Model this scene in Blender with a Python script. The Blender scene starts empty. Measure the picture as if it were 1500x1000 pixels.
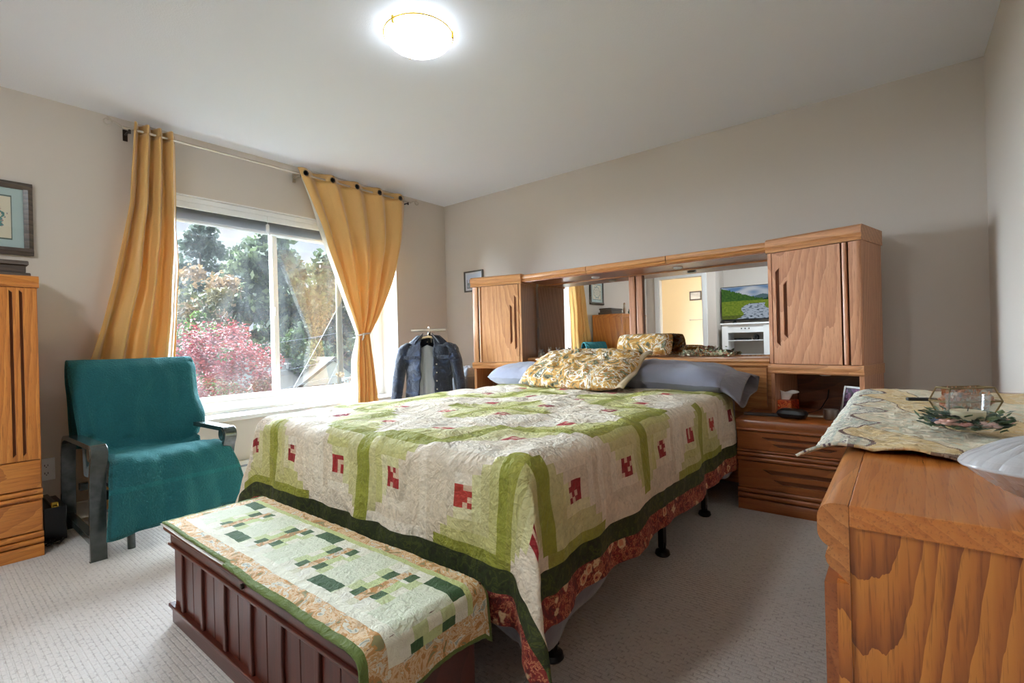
import bpy, math, random
from math import sin, cos, pi, radians, sqrt, hypot, atan2, exp
from mathutils import Vector, Matrix, noise as mn

random.seed(7)
SC = bpy.context.scene
COL = SC.collection

# ------------------------------------------------------------------ helpers
def s1(c):
    c = c / 255.0
    return c / 12.92 if c <= 0.04045 else ((c + 0.055) / 1.055) ** 2.4
def rgb(r, g, b):
    return (s1(r), s1(g), s1(b), 1.0)
def lerp(a, b, t):
    return a + (b - a) * t
def clamp(x, a=0.0, b=1.0):
    return max(a, min(b, x))
def interp(pts, t):
    if t <= pts[0][0]: return pts[0][1]
    for (a, va), (b, vb) in zip(pts, pts[1:]):
        if t <= b:
            k = (t - a) / (b - a)
            return va + (vb - va) * k
    return pts[-1][1]
def nz(x, y, z=0.0):
    return mn.noise(Vector((x, y, z)))

def tag(o, label=None, cat=None, group=None, kind=None):
    if label: o['label'] = label
    if cat: o['category'] = cat
    if group: o['group'] = group
    if kind: o['kind'] = kind
    return o
def thing(name, label, cat, loc=(0, 0, 0), rz=0.0, group=None):
    o = bpy.data.objects.new(name, None)
    COL.objects.link(o)
    o.empty_display_size = 0.05
    o.location = loc
    o.rotation_euler = (0, 0, rz)
    return tag(o, label, cat, group)
def copy_tree(o, parent=None):
    c = o.copy(); COL.objects.link(c)
    if parent: c.parent = parent
    for ch in list(o.children):
        copy_tree(ch, c)
    return c

class MB:
    def __init__(s):
        s.v = []; s.f = []; s.m = []; s.c = []; s.uv = {}
    def quadface(s, idx, mi=0, col=None):
        s.f.append(tuple(idx)); s.m.append(mi); s.c.append(col)
    def box(s, x0, x1, y0, y1, z0, z1, mi=0, col=None):
        n = len(s.v)
        s.v += [(x0,y0,z0),(x1,y0,z0),(x1,y1,z0),(x0,y1,z0),(x0,y0,z1),(x1,y0,z1),(x1,y1,z1),(x0,y1,z1)]
        for q in ((0,3,2,1),(4,5,6,7),(0,1,5,4),(1,2,6,5),(2,3,7,6),(3,0,4,7)):
            s.quadface([n+k for k in q], mi, col)
        return s
    def prism(s, poly, axis, a, b, mi=0, col=None):
        """poly: list of 2d points in the two other axes (in xyz order), extruded along axis a..b"""
        n = len(s.v); k = len(poly)
        def P(p, w):
            if axis == 'x': return (w, p[0], p[1])
            if axis == 'y': return (p[0], w, p[1])
            return (p[0], p[1], w)
        s.v += [P(p, a) for p in poly] + [P(p, b) for p in poly]
        for i in range(k):
            j = (i + 1) % k
            s.quadface((n+i, n+j, n+k+j, n+k+i), mi, col)
        s.quadface([n+i for i in range(k)][::-1], mi, col)
        s.quadface([n+k+i for i in range(k)], mi, col)
        return s
    def tube(s, pts, r, n=10, closed=False, mi=0, col=None, cap=True):
        pts = [Vector(p) for p in pts]
        base = len(s.v); K = len(pts)
        up = Vector((0, 0, 1)); prev = None
        for i, p in enumerate(pts):
            if closed:
                t = pts[(i+1) % K] - pts[i-1]
            else:
                t = pts[min(i+1, K-1)] - pts[max(i-1, 0)]
            t.normalize()
            if prev is None:
                a = up.cross(t)
                if a.length < 1e-3: a = Vector((1, 0, 0)).cross(t)
            else:
                a = prev - t * prev.dot(t)
            a.normalize(); prev = a
            b = t.cross(a)
            rr = r(i / (K - 1)) if callable(r) else r
            for k in range(n):
                th = 2 * pi * k / n
                q = p + a * (cos(th) * rr) + b * (sin(th) * rr)
                s.v.append(tuple(q))
        rng = K if closed else K - 1
        for i in range(rng):
            j = (i + 1) % K
            for k in range(n):
                l = (k + 1) % n
                s.quadface((base+i*n+k, base+i*n+l, base+j*n+l, base+j*n+k), mi, col)
        if not closed and cap:
            s.quadface([base+k for k in range(n)][::-1], mi, col)
            s.quadface([base+(K-1)*n+k for k in range(n)], mi, col)
        return s
    def rod(s, p, q, r, n=12, mi=0, col=None):
        return s.tube([p, q], r, n, mi=mi, col=col)
    def lathe(s, prof, c=(0, 0, 0), n=32, mi=0, sx=1.0, sy=1.0, col=None):
        base = len(s.v); K = len(prof)
        for r, z in prof:
            for k in range(n):
                th = 2*pi*k/n
                s.v.append((c[0]+r*cos(th)*sx, c[1]+r*sin(th)*sy, c[2]+z))
        for i in range(K-1):
            for k in range(n):
                l = (k+1) % n
                s.quadface((base+i*n+k, base+i*n+l, base+(i+1)*n+l, base+(i+1)*n+k), mi, col)
        if prof[0][0] > 1e-6: s.quadface([base+k for k in range(n)][::-1], mi, col)
        if prof[-1][0] > 1e-6: s.quadface([base+(K-1)*n+k for k in range(n)], mi, col)
        return s
    def ball(s, c, r, n=14, sz=1.0, mi=0, col=None, sx=1.0, sy=1.0):
        m = max(6, n//2)
        prof = [(max(r*sin(pi*i/m), 1e-5), -r*sz*cos(pi*i/m)) for i in range(m+1)]
        return s.lathe(prof, c, n, mi, sx, sy, col)
    def grid(s, fn, nu, nv, col=None, mi=None, closed_u=False):
        base = len(s.v)
        U = nu if closed_u else nu + 1
        for j in range(nv+1):
            for i in range(U):
                s.v.append(tuple(fn(i/nu, j/nv)))
        for j in range(nv):
            for i in range(nu):
                k = (i+1) % U
                u, v = (i+.5)/nu, (j+.5)/nv
                s.quadface((base+j*U+i, base+j*U+k, base+(j+1)*U+k, base+(j+1)*U+i),
                           mi(u, v) if mi else 0, col(u, v) if col else None)
        return s
    def leaf(s, c, size, rng, col=None, mi=0, flat=0.0):
        a = Vector((rng.gauss(0,1), rng.gauss(0,1), rng.gauss(0,1)*(1-flat))); a.normalize()
        b = Vector((rng.gauss(0,1), rng.gauss(0,1), rng.gauss(0,1))); b = b - a*b.dot(a); b.normalize()
        c = Vector(c); n = len(s.v)
        a = a*size; b = b*size*.55
        s.v += [tuple(c-a), tuple(c+b), tuple(c+a), tuple(c-b)]
        s.quadface((n, n+1, n+2, n+3), mi, col)
    def build(s, name, mat, parent=None, bevel=0.0, smooth=None, sub=0, solid=0.0, seg=2, uv=None, loc=None, off=-1):
        me = bpy.data.meshes.new(name)
        me.from_pydata(s.v, [], s.f)
        mats = mat if isinstance(mat, (list, tuple)) else [mat]
        for m in mats: me.materials.append(m)
        if len(mats) > 1: me.polygons.foreach_set('material_index', s.m)
        if any(c is not None for c in s.c):
            at = me.color_attributes.new('Col', 'FLOAT_COLOR', 'CORNER')
            buf = []
            for p, c in zip(me.polygons, s.c):
                c = c or (1, 1, 1, 1)
                buf += list(c)*p.loop_total
            at.data.foreach_set('color', buf)
        if uv:
            ul = me.uv_layers.new(name='UVMap')
            buf = []
            for l in me.loops:
                buf += list(uv[l.vertex_index])
            ul.data.foreach_set('uv', buf)
        me.validate(); me.update()
        if smooth:
            me.polygons.foreach_set('use_smooth', [True]*len(me.polygons))
            if smooth is not True: me.set_sharp_from_angle(angle=radians(smooth))
        o = bpy.data.objects.new(name, me); COL.objects.link(o)
        if parent: o.parent = parent
        if loc: o.location = loc
        if solid:
            md = o.modifiers.new('solid', 'SOLIDIFY'); md.thickness = solid; md.offset = off
        if bevel:
            md = o.modifiers.new('bevel', 'BEVEL'); md.width = bevel; md.segments = seg
            md.limit_method = 'ANGLE'; md.angle_limit = radians(40)
        if sub:
            md = o.modifiers.new('sub', 'SUBSURF'); md.levels = sub; md.render_levels = sub
        return o

# ------------------------------------------------------------------ materials
class NT:
    def __init__(s, name):
        s.mat = bpy.data.materials.new(name); s.mat.use_nodes = True
        s.t = s.mat.node_tree; s.t.nodes.clear()
        s.out = s.t.nodes.new('ShaderNodeOutputMaterial')
    def n(s, typ, **kw):
        nd = s.t.nodes.new('ShaderNode' + typ)
        for k, v in kw.items():
            if k in nd.inputs: nd.inputs[k].default_value = v
            else: setattr(nd, k, v)
        return nd
    def l(s, a, b): s.t.links.new(a, b)
    def surf(s, sock): s.l(sock, s.out.inputs['Surface'])
    def ramp(s, fac, stops, interp='LINEAR'):
        r = s.n('ValToRGB'); r.color_ramp.interpolation = interp
        e = r.color_ramp.elements
        while len(e) < len(stops): e.new(0.5)
        for k, (p, c) in enumerate(stops):
            e[k].position = p; e[k].color = c
        s.l(fac, r.inputs[0]); return r.outputs[0]
    def mapping(s, src, scale=(1,1,1), rot=(0,0,0), loc=(0,0,0)):
        m = s.n('Mapping'); m.inputs['Scale'].default_value = scale
        m.inputs['Rotation'].default_value = rot; m.inputs['Location'].default_value = loc
        s.l(src, m.inputs[0]); return m.outputs[0]
    def noise(s, vec, scale, detail=2, rough=.5, dist=0.0):
        nd = s.n('TexNoise'); nd.inputs['Scale'].default_value = scale
        nd.inputs['Detail'].default_value = detail; nd.inputs['Roughness'].default_value = rough
        nd.inputs['Distortion'].default_value = dist
        s.l(vec, nd.inputs['Vector']); return nd.outputs[0]
    def math(s, op, a, b=None, c=None):
        nd = s.n('Math', operation=op)
        for i, x in enumerate((a, b, c)):
            if x is None: continue
            if isinstance(x, (int, float)): nd.inputs[i].default_value = x
            else: s.l(x, nd.inputs[i])
        return nd.outputs[0]
    def mix(s, fac, a, b, blend='MIX'):
        nd = s.n('Mix', data_type='RGBA', blend_type=blend)
        for i, x in ((0, fac), (6, a), (7, b)):
            if isinstance(x, (int, float)): nd.inputs[i].default_value = x
            elif isinstance(x, tuple): nd.inputs[i].default_value = x
            else: s.l(x, nd.inputs[i])
        return nd.outputs[2]
    def bump(s, h, strength=.3, dist=.01):
        b = s.n('Bump'); b.inputs['Strength'].default_value = strength
        b.inputs['Distance'].default_value = dist
        s.l(h, b.inputs['Height']); return b.outputs[0]
    def bsdf(s, col=None, rough=.5, metal=0.0, normal=None, **kw):
        p = s.n('BsdfPrincipled')
        if col is not None:
            if isinstance(col, tuple): p.inputs['Base Color'].default_value = col
            else: s.l(col, p.inputs['Base Color'])
        if isinstance(rough, (int, float)): p.inputs['Roughness'].default_value = rough
        else: s.l(rough, p.inputs['Roughness'])
        p.inputs['Metallic'].default_value = metal
        for k, v in kw.items():
            p.inputs[k.replace('_', ' ')].default_value = v
        if normal is not None: s.l(normal, p.inputs['Normal'])
        return p

MATS = {}
def plain(name, col, rough=.5, metal=0.0, bscale=0, bstr=.2, var=.06, **kw):
    if name in MATS: return MATS[name]
    t = NT(name)
    tc = t.n('TexCoord').outputs['Object']
    n1 = t.noise(tc, bscale or 6, 3)
    dark = tuple(c*(1-var) for c in col[:3]) + (1,)
    lite = tuple(min(1, c*(1+var)) for c in col[:3]) + (1,)
    c = t.ramp(n1, [(.3, dark), (.7, lite)])
    nrm = t.bump(n1, bstr, .004) if bscale else None
    p = t.bsdf(c, rough, metal, nrm, **kw)
    t.surf(p.outputs[0]); MATS[name] = t.mat
    return t.mat

def oak(name, axis='z', c0=(214,150,82), c1=(186,118,58), c2=(150,86,38), scale=1.0, rough=.34, rings=13.0, contrast=.40, off=None, tilt=10.0):
    """oak: tilted growth rings give cathedral arches, short dark pores run with the grain"""
    if name in MATS: return MATS[name]
    t = NT(name)
    tc = t.n('TexCoord').outputs['Object']
    rot = {'x': (0, 0, radians(tilt)), 'y': (0, 0, radians(tilt)), 'z': (radians(tilt), 0, 0)}[axis]
    if off is None: off = {'x': (.3, .02, -.6), 'y': (.02, .3, -.6), 'z': (-.22, .16, .4)}[axis]
    if name == 'oak_end_panel': rot = (0, radians(tilt), 0)
    lo = .13; sc = {'x': (lo,1,1), 'y': (1,lo,1), 'z': (1,1,lo)}[axis]
    m0 = t.mapping(tc, rot=rot, loc=off)
    wob = t.n('TexNoise'); wob.inputs['Scale'].default_value = 1.6*scale; wob.inputs['Detail'].default_value = 3
    t.l(t.mapping(m0, sc), wob.inputs['Vector'])
    wv = t.n('VectorMath', operation='MULTIPLY_ADD'); t.l(wob.outputs['Color'], wv.inputs[0])
    wv.inputs[1].default_value = (.34,.34,.34); t.l(t.mapping(m0, sc), wv.inputs[2])
    w = t.n('TexWave'); w.wave_type = 'RINGS'; w.rings_direction = axis.upper(); w.wave_profile = 'SAW'
    w.inputs['Scale'].default_value = rings*scale*.75; w.inputs['Distortion'].default_value = 1.5
    w.inputs['Detail'].default_value = 3.0; w.inputs['Detail Scale'].default_value = 2.6
    t.l(wv.outputs[0], w.inputs['Vector'])
    fs = {'x': (.045,1,1), 'y': (1,.045,1), 'z': (1,1,.045)}[axis]
    n2 = t.noise(t.mapping(tc, fs), 300, 3, .65)
    n4 = t.noise(t.mapping(tc, fs), 90, 2, .5)
    n3 = t.noise(tc, 1.7, 2)
    k = t.math('ADD', t.math('MULTIPLY', w.outputs['Fac'], contrast), t.math('MULTIPLY', n4, .55))
    k = t.math('ADD', k, .30-contrast*.5)
    col = t.ramp(k, [(.25, rgb(*c0)), (.62, rgb(*c1)), (.95, rgb(*c2))])
    col = t.mix(t.math('MULTIPLY', n3, .25), col, rgb(*c1), 'MIX')
    pores = t.ramp(n2, [(.36, (1,1,1,1)), (.46, (0,0,0,1))])
    col = t.mix(t.math('MULTIPLY', pores, .42), col, rgb(*[q*.78 for q in c2]))
    p = t.bsdf(col, rough, 0, t.bump(t.math('SUBTRACT', 1.0, pores), .10, .001), Coat_Weight=.25, Coat_Roughness=.22)
    t.surf(p.outputs[0]); MATS[name] = t.mat
    return t.mat

def cloth(name, colr, rough=.85, wscale=14, wstr=.35, fine=420, sheen=.3, var=.1, uvsp='Object'):
    if name in MATS: return MATS[name]
    t = NT(name)
    tc = t.n('TexCoord').outputs[uvsp]
    n1 = t.noise(tc, wscale, 3, .55, .4)
    n2 = t.noise(tc, fine, 2)
    col = t.mix(n1, tuple(c*(1-var) for c in colr[:3])+(1,), tuple(min(1,c*(1+var)) for c in colr[:3])+(1,))
    h = t.math('ADD', t.math('MULTIPLY', n1, 1.0), t.math('MULTIPLY', n2, .15))
    p = t.bsdf(col, rough, 0, t.bump(h, wstr, .02), Sheen_Weight=sheen)
    t.surf(p.outputs[0]); MATS[name] = t.mat
    return t.mat

def printed(name, rough=.8, pat=90, amt=.16, bump=.35, bsc=11, sheen=.03):
    """fabric whose patch colours come from the mesh attribute, with a small print on top"""
    if name in MATS: return MATS[name]
    t = NT(name)
    a = t.n('Attribute', attribute_name='Col').outputs['Color']
    tc = t.n('TexCoord').outputs['Object']
    n1 = t.noise(tc, pat, 3, .6, 1.2)
    n2 = t.noise(tc, pat*.22, 2, .5, .6)
    f = t.math('ADD', t.math('MULTIPLY', n1, amt*2), t.math('MULTIPLY', n2, amt))
    f = t.math('ADD', f, 1-amt*1.5)
    mul = t.n('CombineColor')
    for i in range(3): t.l(f, mul.inputs[i])
    col = t.mix(1.0, a, mul.outputs[0], 'MULTIPLY')
    cr = t.noise(t.mapping(tc, (1, 1, .6)), bsc, 4, .62, .9)
    cr2 = t.noise(tc, 46, 2, .5, .8)
    h = t.math('ADD', cr, t.math('MULTIPLY', cr2, .28))
    p = t.bsdf(col, rough, 0, t.bump(h, bump, .045), Sheen_Weight=sheen)
    t.surf(p.outputs[0]); MATS[name] = t.mat
    return t.mat

def floral(name, stops, scale=26, bump=.4, rough=.8, vor=34, flower=None):
    if name in MATS: return MATS[name]
    t = NT(name)
    tc = t.n('TexCoord').outputs['Object']
    n1 = t.noise(tc, scale, 3, .62, 1.6)
    col = t.ramp(n1, stops, 'CONSTANT')
    if flower:
        v = t.n('TexVoronoi'); v.inputs['Scale'].default_value = vor; vn = t.n('TexNoise'); vn.inputs['Scale'].default_value = vor*2.2; vn.inputs['Detail'].default_value = 2; t.l(tc, vn.inputs['Vector'])
        va = t.n('VectorMath', operation='MULTIPLY_ADD'); t.l(vn.outputs['Color'], va.inputs[0]); va.inputs[1].default_value = (.55/vor,)*3; t.l(t.mapping(tc, loc=(.3,.2,.1)), va.inputs[2])
        t.l(va.outputs[0], v.inputs['Vector'])
        m = t.ramp(v.outputs['Distance'], [(.0, (1,1,1,1)), (.34, (1,1,1,1)), (.4, (0,0,0,1))])
        fc = t.ramp(v.outputs['Distance'], [(.0, flower[0]), (.12, flower[1]), (.26, flower[2])], 'CONSTANT')
        pick = t.n('SeparateColor'); t.l(v.outputs['Color'], pick.inputs[0])
        m2 = t.math('MULTIPLY', m, t.math('GREATER_THAN', pick.outputs[0], .45))
        col = t.mix(m2, col, fc)
    n3 = t.noise(tc, scale*3, 2)
    col = t.mix(t.math('MULTIPLY', n3, .3), col, (0.06, .04, .02, 1))
    cr = t.noise(tc, 12, 4, .6, .8)
    p = t.bsdf(col, rough, 0, t.bump(cr, bump, .03))
    t.surf(p.outputs[0]); MATS[name] = t.mat
    return t.mat

def glass_mat(name, tint=(1,1,1,1), haze=.03, refl=1.5):
    t = NT(name)
    tr = t.n('BsdfTransparent'); tr.inputs[0].default_value = tint
    gl = t.n('BsdfGlossy'); gl.inputs['Roughness'].default_value = .02
    fr = t.n('LayerWeight'); fr.inputs['Blend'].default_value = .5
    fac = t.math('MULTIPLY_ADD', t.math('POWER', fr.outputs['Facing'], 4.5), .7, .045)
    tc = t.n('TexCoord').outputs['Object']
    m = t.n('MixShader'); t.l(fac, m.inputs[0])
    t.l(tr.outputs[0], m.inputs[1]); t.l(gl.outputs[0], m.inputs[2])
    df = t.n('BsdfTranslucent'); df.inputs[0].default_value = (.9,.92,.92,1)
    m2 = t.n('MixShader')
    n1 = t.noise(t.mapping(tc, (1,1.2,.5)), 3.2, 4, .6, 1.5)
    hz = t.math('MULTIPLY', t.math('MULTIPLY', n1, n1), haze*4)
    t.l(hz, m2.inputs[0])
    t.l(m.outputs[0], m2.inputs[1]); t.l(df.outputs[0], m2.inputs[2])
    t.surf(m2.outputs[0])
    return t.mat

def emis(name, col, st):
    t = NT(name); e = t.n('Emission'); e.inputs[0].default_value = col; e.inputs[1].default_value = st
    t.surf(e.outputs[0]); return t.mat

WALLC = rgb(202,192,181)
def wallmat(name, c, bump=.05):
    t = NT(name); tc = t.n('TexCoord').outputs['Object']
    n = t.noise(tc, 160, 3, .6); n0 = t.noise(tc, 1.3, 2)
    col = t.mix(t.math('MULTIPLY', n0, .5), c, tuple(q*.95 for q in c[:3])+(1,))
    p = t.bsdf(col, .62, 0, t.bump(n, bump, .004)); t.surf(p.outputs[0]); return t.mat
m_wall = wallmat('wall_paint_taupe', WALLC)
m_ceil = wallmat('ceiling_paint', rgb(238,241,249), .25)
m_peach = wallmat('wall_paint_peach', rgb(244,224,192))
m_white = plain('white_gloss_paint', rgb(232,232,230), .35, var=.02)
m_vinyl = plain('white_vinyl', rgb(236,238,240), .3, var=.015)
def slatmat():
    t = NT('blind_slat_white'); p = t.bsdf(rgb(232,233,234), .4); tl = t.n('BsdfTranslucent'); tl.inputs[0].default_value = rgb(226,228,232)
    m = t.n('MixShader'); m.inputs[0].default_value = .3; t.l(p.outputs[0], m.inputs[1]); t.l(tl.outputs[0], m.inputs[2]); t.surf(m.outputs[0]); return t.mat
m_slat = slatmat()

def carpet():
    t = NT('carpet_loop'); tc = t.n('TexCoord').outputs['Object']
    wob = t.noise(tc, 6, 2)
    b = t.n('TexBrick'); b.offset = .5
    b.inputs['Color1'].default_value = (1,1,1,1); b.inputs['Color2'].default_value = (.82,.82,.82,1)
    b.inputs['Mortar'].default_value = (0.0,.0,.0,1)
    b.inputs['Scale'].default_value = 1.0; b.inputs['Mortar Size'].default_value = .0032
    b.inputs['Mortar Smooth'].default_value = .6
    b.inputs['Brick Width'].default_value = .03; b.inputs['Row Height'].default_value = .0165
    t.l(t.mapping(tc, rot=(0,0,radians(0))), b.inputs['Vector'])
    n = t.noise(tc, 330, 3, .7); n2 = t.noise(tc, 2.2, 2)
    base = t.mix(n, rgb(172,164,156), rgb(216,208,201))
    vor = t.n('TexVoronoi'); vor.inputs['Scale'].default_value = 52; t.l(t.mapping(tc, (1,1.4,1)), vor.inputs['Vector'])
    brk = t.ramp(vor.outputs['Distance'], [(.30, (1,1,1,1)), (.52, (0,0,0,1))])
    dots = t.math('MULTIPLY', t.math('SUBTRACT', 1.0, b.outputs['Color']), brk)
    col = t.mix(t.math('MULTIPLY', dots, .42), base, rgb(110,98,88))
    col = t.mix(t.math('MULTIPLY', n2, .2), col, rgb(150,140,132))
    h = t.math('ADD', b.outputs['Color'], t.math('MULTIPLY', n, .4))
    p = t.bsdf(col, .95, 0, t.bump(h, .6, .006), Sheen_Weight=.3); t.surf(p.outputs[0]); return t.mat
m_carpet = carpet()

O_V = oak('oak_grain_upright', 'z', (206,154,104), (186,130,82), (152,98,60))
O_H = oak('oak_grain_level', 'x', (210,156,98), (190,130,76), (154,98,56))
OD_V = oak('honey_oak_upright', 'z', (212,142,66), (192,116,48), (150,84,34), rings=14)
OE_V = oak('oak_end_panel', 'z', (204,130,52), (180,104,38), (120,60,22), scale=1.0, rings=26, contrast=.62, tilt=-9, off=(-.632,-.15,.2))
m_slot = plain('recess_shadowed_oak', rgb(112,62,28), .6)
m_black = plain('black_plastic', rgb(18,18,20), .35)
m_metalblk = plain('black_painted_steel', rgb(14,13,14), .35, .3)
m_chrome = plain('satin_nickel', rgb(190,180,165), .28, .9, var=.03)
m_brass = plain('polished_brass', rgb(220,180,70), .22, .9, var=.03)

# ------------------------------------------------------------------ camera
RR = Vector((0.78096, 0.62406, -0.02656)); FF = Vector((-0.62457, 0.78097, -0.00067))
RR.normalize(); FF.normalize(); UU = RR.cross(FF)
RR = FF.cross(UU)
cam = bpy.data.cameras.new('camera'); co = bpy.data.objects.new('camera', cam); COL.objects.link(co)
mw = Matrix(((RR.x, UU.x, -FF.x, 3.801), (RR.y, UU.y, -FF.y, -3.645), (RR.z, UU.z, -FF.z, 0.977), (0,0,0,1)))
co.matrix_world = mw
cam.sensor_width = 36; cam.lens = 710.56*36/1500; cam.clip_start = .02; cam.clip_end = 300
SC.camera = co

# ------------------------------------------------------------------ room shell
XR = 4.183; H = 2.44; YB = -5.9; YD = -5.4
def struct(name, mb, mat, **kw):
    o = mb.build(name, mat, **kw); o['kind'] = 'structure'; return o
struct('floor', MB().box(-.0, XR+.12, YB-.1, .12, -.12, 0).box(-1.0, 1.4, -7.6, YB-.1, -.12, 0), m_carpet)
struct('ceiling', MB().box(-.45, XR+.12, -6.0, .12, H, H+.12), m_ceil)
struct('wall_back', MB().box(-.45, XR+.12, 0, .12, 0, H), m_wall)
struct('wall_right', MB().box(XR, XR+.12, -6.0, 0, 0, H), m_wall)
WY0, WY1, WZ0, WZ1 = -2.72, -.657, .455, 2.043
w = MB().box(-.45, 0, WY1, 0, 0, H).box(-.45, 0, -5.4, WY0, 0, H)
w.box(-.45, 0, WY0, WY1, 0, WZ0).box(-.45, 0, WY0, WY1, WZ1, H)
struct('wall_left', w, m_wall)
# white reveal lining and sill board of the deep window
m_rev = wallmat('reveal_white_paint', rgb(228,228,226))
t_ = MB().box(-.43, -.001, WY1-.006, WY1, WZ0, WZ1).box(-.43, -.001, WY0, WY0+.006, WZ0, WZ1).box(-.43, -.001, WY0, WY1, WZ1-.006, WZ1)
struct('trim_1', t_, m_rev)
struct('trim_2', MB().box(-.43, .025, WY0-.03, WY1+.0, .455, .487), m_white, bevel=.006)
# rear walls with door opening
w = MB().box(0, .25, YD-.12, YD, 0, H).box(.25, 1.05, YD-.12, YD, 2.06, H).box(1.05, 1.28, YD-.12, YD, 0, H).box(1.16, 1.28, YB, YD-.12, 0, H)
struct('wall_front', w, m_wall)
struct('wall_alcove', MB().box(1.28, XR, YB-.12, YB, 0, H), m_wall)
w = MB().box(-1.0, 1.16, -7.4, -7.3, 0, H).box(-1.0, -.9, -7.3, YD-.12, 0, H).box(1.04, 1.16, -7.3, YB, 0, H)
struct('wall_hall', w, m_peach)
struct('ceiling_hall', MB().box(-1.0, 1.16, -7.3, YD-.12, H, H+.1), m_ceil)
dr = MB()
for x0, x1 in ((.17, .25), (1.05, 1.13)):
    dr.box(x0, x1, YD, YD+.018, 0, 2.14)
dr.box(.25, 1.05, YD, YD+.018, 2.06, 2.14).box(.25, .262, YD-.12, YD, 0, 2.06).box(1.038, 1.05, YD-.12, YD, 0, 2.06)
struct('door_1', dr, m_white, bevel=.004)
# baseboards
def baseb(name, a):
    struct(name, a, m_white, bevel=.004)
baseb('baseboard_left', MB().box(0, .014, -5.4, -2.30, 0, .1).box(0, .014, -.45, 0, 0, .1))
baseb('baseboard_back', MB().box(.014, XR, -.014, 0, 0, .1))
baseb('baseboard_right', MB().box(XR-.014, XR, -5.9, -.014, 0, .1))
baseb('baseboard_front', MB().box(1.28, XR-.014, YB, YB+.014, 0, .1))

# window_1
win = bpy.data.objects.new('window_1', None); COL.objects.link(win); win['kind'] = 'structure'
win.location = (-.27, 0, 0)
fr = MB()
Y0, Y1 = WY0+.006, WY1-.006
fr.box(-.06, .03, Y0, Y0+.075, .487, 2.037).box(-.06, .03, Y1-.075, Y1, .487, 2.037)
fr.box(-.06, .03, Y0+.075, Y1-.075, .487, .575).box(-.06, .03, Y0+.075, Y1-.075, 1.95, 2.037)
fr.box(.0, .05, Y0, Y1, .487, .50)
fr.build('window_frame', m_vinyl, win, bevel=.004)
YM = -1.712
def sash(y0, y1, xo, nm):
    s = MB(); z0, z1, wd = .575, 1.95, .042
    s.box(xo, xo+.028, y0, y0+wd, z0, z1).box(xo, xo+.028, y1-wd, y1, z0, z1)
    s.box(xo, xo+.028, y0+wd, y1-wd, z0, z0+wd).box(xo, xo+.028, y0+wd, y1-wd, z1-wd, z1)
    o = s.build('sash', m_vinyl, win, bevel=.003)
    g = MB().box(xo+.012, xo+.015, y0+wd, y1-wd, z0+wd, z1-wd)
    g.build('pane', MATS.setdefault('pane_glass', glass_mat('pane_glass', haze=.005)), o)
sash(Y0+.075, YM+.02, -.005, 'l'); sash(YM-.02, Y1-.075, -.045, 'r')
MB().box(.024, .04, YM-.018, YM+.006, 1.24, 1.31).build('latch', m_vinyl, win, bevel=.003)

# ------------------------------------------------------------------ window blind
bl = thing('window_blind', 'raised white mini blind bunched under the top of the window', 'blind', (-.055, 0, 2.035))
v_ = MB().box(-.03, .026, WY0+.02, WY1-.02, -.045, -.001)
v_.box(.026, .034, WY0+.015, WY1-.015, -.036, -.001).box(.026, .032, WY0+.015, WY1-.015, -.075, -.039)
v_.build('head_rail', m_vinyl, bl, bevel=.003)
k = MB()
for i in range(17):
    z = -.08 - i*.0042
    k.prism([(-.024, z), (0, z+.0022), (.024, z), (0, z+.0012)], 'y', WY0+.025, WY1-.025)
k.build('slats', m_slat, bl)
MB().box(-.024, .024, WY0+.025, WY1-.025, -.172, -.155).build('bottom_rail', m_slat, bl, bevel=.004)
k = MB()
for y in (-1.87,):
    k.box(.03, .036, y-.012, y+.012, -.17, -.1).rod((.036, y, -.17), (.036, y, -.04), .003, 6)
    k.ball((.036, y-.008, -.16), .008, 8).ball((.036, y+.01, -.175), .008, 8)
k.build('cord_lock', m_vinyl, bl)

# ------------------------------------------------------------------ baseboard heater and outlet
ht = thing('baseboard_heater', 'white electric baseboard heater below the window', 'heater', (0, 0, 0))
h = MB().prism([(0.002,.012),(.055,.012),(.06,.03),(.06,.13),(.045,.155),(.002,.155)], 'y', -2.29, -.75)
h.build('housing', m_white, ht, bevel=.002)
m_grille = plain('heater_grille_grey', rgb(140,148,156), .5, .3)
MB().box(.052, .0612, -2.27, -.77, .118, .132).build('grille', m_grille, ht)
MB().box(.05, .0612, -2.27, -.77, .028, .04).build('grille', m_grille, ht)
ol = thing('wall_outlet', 'white duplex wall outlet beside the tall oak cabinet', 'outlet', (0, -3.158, .32))
MB().box(.001, .007, -.037, .037, -.062, .062).build('cover_plate', m_vinyl, ol, bevel=.002)
for dz in (-.022, .022):
    r = MB(); r.lathe([(.0165,0),(.0165,.0015),(.015,.002)], (0,0,0), 24)
    o = r.build('receptacle', m_vinyl, ol); o.rotation_euler = (0, radians(90), 0); o.location = (.007, 0, dz)
    q = MB().box(.0088,.0094,-.008,-.005,dz-.004,dz+.006).box(.0088,.0094,.005,.008,dz-.004,dz+.006)
    q.tube([(.0088,0,dz-.009),(.0094,0,dz-.009)], .0026, 10)
    q.build('slots', m_black, ol)

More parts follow.
